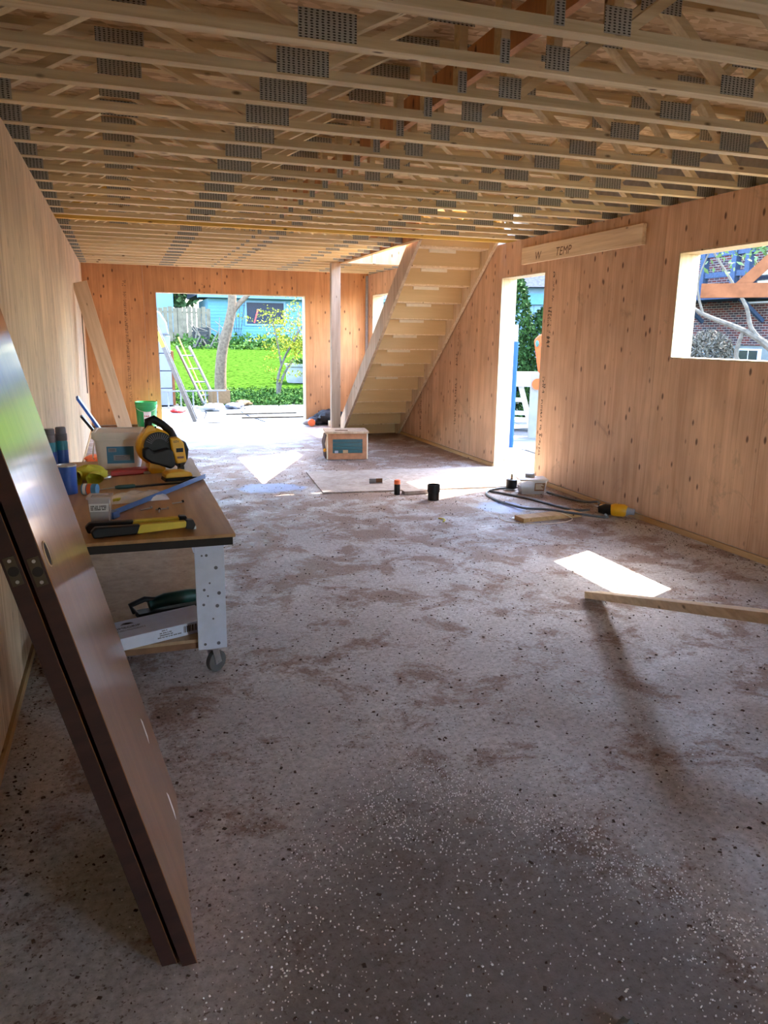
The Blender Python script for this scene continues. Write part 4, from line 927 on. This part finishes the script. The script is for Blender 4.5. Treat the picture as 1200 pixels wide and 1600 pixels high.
for k in range(22):
    x = -0.6 + 0.228 * k; B(x, x + 0.2, -0.01, 0.012, 1.15, 2.78 + rnd.uniform(-0.05, 0.05)).build('picket', 'fence', fn)
for z in (1.5, 2.5): B(-0.6, 4.4, 0.013, 0.05, z, z + 0.09).build('rail', 'fence', fn)
bn = thing('compost_bin', 'dark slatted garden bin in front of the fence', 'bin', (3.7, 38.2, gz(38.2)))
for k in range(5): B(-0.36, 0.36, -0.3, 0.3, 0.18 * k + 0.005, 0.18 * k + 0.165).build('slat', 'black', bn)
for sx in (-1, 1): B(sx * 0.36 - 0.03, sx * 0.36 + 0.03, -0.33, -0.301, 0, 0.95).build('post', 'black', bn)
tl = thing('garden_trellis', 'dark metal fan trellis against the blue house', 'trellis', (5.95, 41.6, 0.9))
for k in range(4): MB().tube([(-0.10 + 0.067 * k, 0, 0), (-0.10 + 0.067 * k, 0, 0.4), (-0.40 + 0.27 * k, 0, 2.35)], 0.016, 6).build('rod', 'black', tl)
for z, hw in ((0.9, 0.22), (1.5, 0.32), (2.1, 0.42)): MB().tube([(-hw, -0.01, z), (hw, -0.01, z)], 0.014, 6).build('crossbar', 'black', tl)

def branchy(e, base, spec, mat, n=8):
    for pts, r0, r1 in spec:
        k = len(pts); MB().tube(spline([Vector(base) + Vector(p) for p in pts], 4), list(np.linspace(r0, r1, (k - 1) * 4 + 1)), n).build('branch' if r0 < 0.09 else 'trunk', mat, e)
yt = thing('yard_tree', 'forked bare tree trunk standing on the lawn', 'tree', (0, 0, 0))
branchy(yt, (2.62, 22, -0.04), [([(0, 0, 0), (0.02, 0, 0.6), (0.1, 0, 1.2), (0.30, 0, 1.9), (0.40, 0, 2.5), (0.36, 0.1, 3.6), (0.3, 0.2, 5.0)], 0.17, 0.09), ([(0.30, 0, 1.95), (0.5, 0, 2.3), (0.95, 0, 2.75), (1.6, -0.2, 3.4)], 0.085, 0.05), ([(0.3, 0.2, 4.6), (-0.5, 0.4, 5.6), (-1.2, 0.3, 6.2)], 0.06, 0.02), ([(0.3, 0.2, 4.6), (1.0, 0.5, 5.8)], 0.06, 0.02)], 'bark', 12)
leaves((2.9, 22.2, 6.3), (2.2, 2.0, 1.3), 1500, 0.09, 21).build('foliage', 'leaf_p', yt)
fb = thing('yellow_shrub', 'yellow-flowering shrub with arching stems beside the opening', 'shrub', (0, 0, 0))
branchy(fb, (3.97, 20.6, -0.04), [([(0, 0, 0), (0.02, 0, 0.5), (0.25, 0, 1.1), (0.75, 0, 1.9)], 0.05, 0.015), ([(0.02, 0, 0.05), (0.15, 0, 0.5), (0.5, 0.1, 1.0), (1.1, 0, 1.6)], 0.045, 0.012), ([(0.1, 0, 0.8), (0.0, 0, 1.4), (-0.1, 0.1, 2.0)], 0.03, 0.01), ([(0.25, 0, 1.1), (0.5, -0.2, 1.6), (0.6, 0, 2.3)], 0.03, 0.01)], 'bark2')
rgn = np.random.RandomState(5); pp = []
for k in range(95):
    c = np.array((4.45 + rgn.normal() * 0.42, 20.6 + rgn.normal() * 0.3, 1.55 + rgn.normal() * 0.42)); d = rgn.normal(size=3) * np.array((0.32, 0.2, 0.10))
    for j in range(34): pp.append(c + d * (j / 17 - 1) + rgn.normal(size=3) * 0.035)
leaf_quads(np.array(pp), 0.034, rgn).build('blossom', 'leaf_y', fb)
pn = thing('stone_planter', 'round mossy stone planter at the right of the lawn', 'planter', (5.35, 24, gz(24)))
MB().lathe([(0.42, 0), (0.45, 0.1), (0.45, 0.48), (0.5, 0.5), (0.5, 0.58), (0.42, 0.58), (0.4, 0.5)], n=24).build('pot', 'concrete2', pn); leaves((0, 0, 0.62), (0.4, 0.4, 0.12), 250, 0.06, 3).build('plants', 'leaf_g', pn)
bed = MB(); rgn = np.random.RandomState(8)
P_ = np.stack([rgn.uniform(2.5, 12, 2600), rgn.uniform(36.5, 41.3, 2600), np.zeros(2600)], 1); P_[:, 2] = [gz(y) for y in P_[:, 1]]; P_[:, 2] += rgn.rand(2600) ** 2 * 0.5
tag(leaf_quads(P_, 0.11, rgn).build('garden_bed', 'grass2'), 'low dark green planting along the blue house', 'plants', kind='stuff')
P_ = np.stack([rgn.uniform(1.2, 6.5, 9000), 17.3 + rgn.rand(9000) ** 1.6 * 7, np.zeros(9000)], 1); P_[:, 2] = -0.035 + rgn.rand(9000) ** 2 * 0.06
tag(leaf_quads(P_, 0.05, rgn).build('ground_cover', 'grass2'), 'leafy ground cover between the patio and the lawn', 'plants', kind='stuff')
br = thing('brush_pile', 'pile of cut branches beside the garden bin', 'branches', (0, 0, 0))
for k in range(9):
    a = Vector((4.1 + rnd.uniform(-0.9, 0.9), 37.4 + rnd.uniform(-0.5, 0.5), gz(37) + 0.05)); MB().tube([a, a + Vector((rnd.uniform(-0.5, 0.6), 0, rnd.uniform(0.2, 0.9))), a + Vector((rnd.uniform(-0.8, 1.0), 0, rnd.uniform(0.4, 1.6)))], [0.05, 0.035, 0.015], 6).build('branch', 'bark2', br)
for i, (c, r, n, lab) in enumerate((((3.6, 51, 5.6), (2.4, 1.4, 2.6), 3000, 'pale leafy tree behind the picket fence'), ((12, 54, 8), (7, 3, 4.5), 3500, 'large leafy tree behind the blue bungalow'))):
    t = thing('background_tree', lab, 'tree', (c[0], c[1], 1.4)); leaves((0, 0, c[2] - 1.4), r, n, 0.28, 30 + i).build('foliage', 'leaf_p', t); MB().tube([(0, 0, 0), (0.1, 0, c[2] - 1.4)], [0.3, 0.15], 8).build('trunk', 'bark2', t)

fs_ = thing('foam_stack', 'stack of pale foam boards wrapped in plastic at the left of the far opening', 'foam boards', (0.36, 17.35, -0.036))
for k in range(4): B(-0.6, 0.68, 0, 1.0, 0.05 + 0.37 * k, 0.05 + 0.37 * k + 0.355).build('foam_board', 'ofoam', fs_, 0.01)
B(0.681, 0.74, 0.02, 0.95, 0.05, 1.2).build('side_board', 'timber', fs_)
MB().prism([(-0.62, 1.54), (0.66, 1.54), (0.62, 1.80), (0.50, 2.0), (0.10, 2.22), (-0.62, 2.3)], 'Y', -0.05, 1.0).build('plastic_wrap', 'foil', fs_, 0.03)
def ladder(name, label, p, q, across, n, w=0.4, m='oalu', rail=0.07):
    e = thing(name, label, 'ladder', (0, 0, 0)); p = Vector(p); q = Vector(q); ac = Vector(across).normalized() * w / 2; up = (q - p).cross(ac).normalized()
    for s_ in (-1, 1): MB().bar(p + ac * s_, q + ac * s_, 0.03, rail, up).build('rail', m, e)
    for k in range(n):
        c = p + (q - p) * ((k + 0.7) / (n + 0.4)); MB().tube([c - ac, c + ac], 0.016, 8).build('rung', m, e)
    return e, p, q, ac
e, p, q, ac = ladder('extension_ladder', 'aluminium ladder with a yellow label leaning at the far opening', (1.24, 14.35, -0.008), (0.30, 14.85, 2.6), (0.12, 1, 0), 8)
c1 = p + (q - p) * 0.50 - ac; c2 = p + (q - p) * 0.60 - ac; up = (q - p).cross(ac).normalized()
MB().bar(c1, c2, 0.036, 0.072, up).build('warning_label', 'yellow', e)
ladder('extension_ladder', 'aluminium ladder lying on its side across the patio', (-0.3, 16.9, 0.16), (2.15, 17.1, 0.16), (0, 0.05, 1), 9, 0.36)
ladder('step_ladder', 'paint-spattered ladder propped up behind the lying one', (1.86, 17.5, 0.0), (1.36, 18.2, 1.25), (1, 0.3, 0), 4, 0.30, 'oalu')
tag(MB().tube([(1.85, 18.0, -0.03), (1.28, 18.3, 1.45)], 0.016, 8).build('yellow_pole', 'yellow'), 'thin yellow pole slanting behind the ladders', 'pole')
ct = thing('open_carton', 'open brown cardboard carton on the patio beside the tree', 'carton', (2.05, 17.55, -0.01), 0.15)
for a in ((-0.2, 0.2, -0.2, -0.19, 0, 0.33), (-0.2, 0.2, 0.19, 0.2, 0, 0.33), (-0.2, -0.19, -0.189, 0.189, 0, 0.33), (0.19, 0.2, -0.189, 0.189, 0, 0.33), (-0.189, 0.189, -0.189, 0.189, 0, 0.008)): B(*a).build('panel', 'ocard', ct)
for i, (x, y, s, m, lab) in enumerate(((1.05, 15.9, 0.10, 'red', 'red rag on the patio outside the far opening'), (1.75, 16.2, 0.15, 'owhite', 'crumpled white sheet on the patio by the ladder'), (2.25, 16.6, 0.13, 'ofoam', 'pale blue sack on the patio right of the ladder foot'), (2.55, 17.3, 0.12, 'ocard', 'brown rubbish beside the open carton'), (4.2, 17.8, 0.13, 'owhite', 'white debris in the ground cover'))):
    t = MB().blob((x, y, s * 0.5 - 0.015), (s * 1.4, s, s * 0.5), 40 + i, 0.3, 14, 8).build('rubbish', m); tag(t, lab, 'rubbish')
for i, (a, b) in enumerate((((1.9, 15.2), (3.3, 15.25)), ((2.1, 14.5), (3.6, 14.45)))):
    tag(MB().bar((*a, 0.012), (*b, 0.012), 0.05, 0.03).build('timber_strip', 'bark2'), ('thin dark strip lying farther out on the patio', 'thin dark strip lying nearest the threshold')[i], 'strip')

# ------------------------------------------------------------------ outdoors: side yard seen through the side door
sw = thing('sawhorse_table', 'white work table on an A-frame sawhorse outside the side door', 'table', (6.35, 11.9, -0.015), math.radians(-30))
B(-0.9, 1.4, -0.3, 0.3, 0.90, 0.98).build('table_board', 'owhite', sw); B(-0.9, 1.4, -0.33, -0.301, 0.76, 0.93).build('front_board', 'owhite', sw)
for sx in (0.0,):
    for a, b in ((-0.14, -0.36), (0.14, 0.36)):
        for yy in (-0.22, 0.22): MB().bar((sx + a, yy, 0.76), (sx + b, yy * 1.4, 0.0), 0.07, 0.035, (0, 1, 0)).build('leg', 'owhite', sw)
    for z in (0.28, 0.5): B(sx - 0.33 + z * 0.2, sx + 0.33 - z * 0.2, -0.27, -0.24, z, z + 0.07).build('brace', 'owhite', sw)
B(-0.45, 0.55, -0.28, 0.25, 0.16, 0.19).build('lower_board', 'owhite', sw)
gp = thing('saw_stand', 'grey upright stand with an orange cover outside the side door', 'stand', (6.15, 10.75, -0.015), math.radians(-30))
B(-0.09, 0.35, -0.15, 0.15, 0.0, 1.02).build('stand', 'concrete2', gp, 0.02); MB().cyl((0.02, -0.2, 0.86), (0.02, -0.151, 0.86), 0.085, n=18).build('knob', 'oorange', gp)
MB().prism([(0.30, 1.02), (0.02, 1.02), (-0.03, 1.30), (-0.07, 1.52), (0.0, 1.60), (0.08, 1.62), (0.16, 1.82), (0.30, 1.95)], 'Y', -0.08, 0.08).build('cover', 'oorange', gp, 0.03); MB().blob((-0.02, -0.09, 1.47), (0.03, 0.01, 0.05), 1, 0.05).build('cover_hole', 'dgreen', gp)
bp_ = thing('blue_prop', 'blue steel prop standing just outside the side door', 'prop', (4.96, 9.26, -0.012))
MB().cyl((0, 0, 0.1), (0, 0, 1.5), 0.033, n=14).build('tube', 'oblue', bp_); MB().cyl((0, 0, 1.5), (0, 0, 1.72), 0.026, n=14).build('inner_tube', 'ofoam', bp_); B(-0.06, 0.06, -0.06, 0.06, 0, 0.012).build('foot_plate', 'alu', bp_); MB().cyl((0, 0, 0.012), (0, 0, 0.099), 0.05, 0.03, n=12).build('foot', 'owhite', bp_)
t = thing('corded_saw', 'small yellow and black tool on the flagstones under the table', 'power tool', (5.86, 11.15, -0.01)); MB().blob((0, 0, 0.10), (0.10, 0.09, 0.098), 2, 0.1).build('body', 'dyellow', t); MB().blob((0.0, -0.04, 0.19), (0.08, 0.06, 0.06), 4, 0.1).build('handle', 'black', t)
for i, (x, y, r, h, lab) in enumerate(((7.15, 13.6, 0.50, 2.75, 'tall columnar cedar at the left of the side door'), (7.95, 13.5, 0.62, 2.15, 'shorter bushy cedar at the right of the side door'))):
    t = thing('cedar', lab, 'shrub', (x, y, -0.04), group='cedars')
    rgn = np.random.RandomState(60 + i); n = 6500; z = rgn.rand(n); a = rgn.rand(n) * 6.283; rr = r * (1 - z ** 3) ** 0.5 * (0.65 + 0.4 * rgn.rand(n)) * (1 + 0.14 * np.sin(5 * a + 9 * z))
    leaf_quads(np.stack([rr * np.cos(a), rr * np.sin(a), 0.05 + z * h], 1), 0.045, rgn).build('foliage', 'leaf_d', t); MB().tube([(0, 0, 0), (0, 0, h * 0.8)], [0.06, 0.02], 8).build('trunk', 'bark2', t)
sh2 = thing('side_garage', 'light blue garage with vertical boards beyond the cedars', 'garage', (10.2, 19.5, -0.04), math.radians(-25))
B(-3, 3.2, 0.02, 4, 0, 2.9).build('wall', 'siding2', sh2)
for k in range(20): B(-3 + 0.305 * k, -3 + 0.305 * k + 0.29, 0.0, 0.0195, 0.0, 2.45).build('board', 'siding2', sh2)
B(-3.2, 3.4, -0.12, 0.1, 2.46, 2.75).build('fascia', 'siding', sh2); MB().prism([(-0.4, 2.9), (2.0, 4.5), (4.4, 2.9)], 'X', -3.3, 3.5).build('roof', 'roof', sh2)
t = thing('overhanging_tree', 'pale leafy tree showing above the blue side garage', 'tree', (15.4, 27.5, -0.04)); leaves((0.0, 0, 5.0), (4.0, 1.4, 1.5), 2600, 0.12, 71, 0.2).build('foliage', 'leaf_p', t); MB().tube([(0.4, 0.1, 0), (0.2, 0.1, 2), (0.0, 0.0, 4.8)], [0.16, 0.13, 0.06], 8).build('trunk', 'bark2', t)

# ------------------------------------------------------------------ outdoors: through the right window
bh = thing('brick_house', 'red and black brick house across the side yard', 'house', (18, 0, 0))
B(0, 8, 8, 26, 1.40, 6.0).build('brick_wall', 'brick', bh); B(0.05, 8, 8, 26, -0.05, 1.399).build('foundation', 'concrete2', bh)
for y0, y1, z0, z1 in ((18.45, 19.30, 0.86, 1.30), (16.9, 19.25, 2.62, 3.7), (21.3, 21.9, 0.8, 1.35)):
    w = B(-0.04, 0.06, y0, y1, z0, z1).build('window_frame', 'bwhite', bh); B(-0.05, -0.041, y0 + 0.06, (y0 + y1) / 2 - 0.02, z0 + 0.05, z1 - 0.05).build('pane', 'pane', w); B(-0.05, -0.041, (y0 + y1) / 2 + 0.02, y1 - 0.06, z0 + 0.05, z1 - 0.05).build('pane', 'pane', w)
MB().prism([(-0.6, 6.0), (4, 8.2), (8.6, 6.0)], 'Y', 7.6, 26.4).build('roof', 'roof', bh)
dk = thing('raised_balcony', 'blue-grey balcony with posts and rails on the brick house', 'balcony', (17.0, 0, 0))
for y in (21.2, 20.0, 18.72, 18.2): B(-0.09, 0.09, y - 0.09, y + 0.09, 2.9, 5.6).build('post', 'deck', dk)
for z in (3.35, 3.95): B(-0.05, 0.05, 18.0, 21.6, z, z + 0.16).build('rail', 'deck', dk)
B(-0.2, 0.95, 17.9, 21.7, 2.72, 2.9).build('floor_slab', 'deck', dk); B(-0.03, 0.03, 20.25, 21.0, 2.91, 3.34).build('panel', 'pane', dk)
for y in (18.4, 20.9): MB().bar((0.9, y, 2.1), (0.0, y, 2.72), 0.1, 0.1).build('bracket', 'deck', dk)
tm = thing('timber_pergola', 'rusty brown timber beam with a diagonal brace outside the window', 'beam', (0, 0, 0))
p0 = Vector((5.80, 6.84, 2.04)); dr = Vector((0.72, -0.69, 0.0)).normalized()
MB().bar(p0 - dr * 0.0, p0 + dr * 2.6, 0.12, 0.14).build('beam', 'timber', tm); MB().bar(p0 + dr * 0.35 + Vector((0, 0, 0.02)), p0 + dr * 1.15 + Vector((0, 0, 0.85)), 0.09, 0.11).build('brace', 'timber', tm)
MB().bar(p0 + dr * 2.45 + Vector((0, 0, -0.07)), p0 + dr * 2.45 + Vector((0, 0, -2.07)), 0.14, 0.14, (1, 0, 0)).build('post', 'timber', tm); MB().bar(p0 + dr * 0.74 + Vector((-0.05, -0.05, 0.30)), p0 + dr * 0.74 + Vector((-0.05, -0.05, 0.5)), 0.012, 0.025).build('chain', 'steel', tm)
MB().bar(p0 + dr * 1.1 + Vector((0, 0, 0.8)), p0 + dr * 2.45 + Vector((0, 0, 0.8)), 0.09, 0.1).build('upper_beam', 'timber', tm); MB().bar(p0 + dr * 2.45 + Vector((0, 0, 0.07)), p0 + dr * 2.45 + Vector((0, 0, 0.85)), 0.1, 0.1, (1, 0, 0)).build('post', 'timber', tm)
bt = thing('bare_tree', 'bare branching tree between the window and the brick house', 'tree', (0, 0, 0))
branchy(bt, (8.95, 8.62, -0.04), [([(0, 0, 0), (-0.03, 0, 0.8), (-0.1, 0.1, 1.30), (-0.2, 0.2, 1.5), (-0.45, 0.45, 1.72), (-0.85, 0.85, 1.95), (-1.05, 1.05, 2.15)], 0.095, 0.018), ([(-0.22, 0.22, 1.5), (-0.38, 0.38, 1.75), (-0.45, 0.45, 2.05), (-0.62, 0.6, 2.4), (-0.9, 0.9, 3.0)], 0.04, 0.012), ([(-0.08, 0.1, 1.30), (-0.12, 0.1, 1.7), (-0.05, 0.05, 2.1), (0.1, -0.05, 2.5), (0.2, -0.1, 3.3)], 0.045, 0.012), ([(-0.45, 0.45, 1.72), (-0.48, 0.5, 1.35), (-0.3, 0.35, 1.05), (-0.05, 0.05, 0.6)], 0.03, 0.035), ([(0, 0, 1.0), (0.15, -0.15, 1.6), (0.2, -0.2, 2.5)], 0.03, 0.01), ([(-0.85, 0.85, 1.95), (-0.95, 0.9, 2.4), (-0.8, 0.8, 3.0)], 0.02, 0.008)], 'bark2')
leaves((8.4, 9.0, 3.1), (1.2, 1.2, 0.7), 900, 0.05, 81).build('foliage', 'leaf_p', bt)
t = thing('round_bush', 'dark bare round bush against the brick foundation', 'bush', (13.6, 15.6, -0.04)); leaves((0, 0, 1.2), (0.62, 0.62, 0.62), 3500, 0.05, 82, 0.3).build('twigs', 'bark2', t); MB().tube([(0, 0, 0), (0, 0, 1.2)], [0.06, 0.03], 6).build('stem', 'bark2', t)
for i, (x, y, z, r) in enumerate(((14.6, 8.2, 5.6, 1.9), (13.7, 12.4, 5.4, 2.1))):
    t = thing('leafy_tree', ('leafy tree above the brick house at the right', 'leafy tree above the brick house at the left')[i], 'tree', (x, y, -0.04)); leaves((0, 0, z), (r, r, r * 0.75), 2600, 0.14, 90 + i, 0.2).build('foliage', 'leaf_p', t); MB().tube([(0, 0, 0), (0, 0, z)], [0.14, 0.08], 8).build('trunk', 'bark2', t)
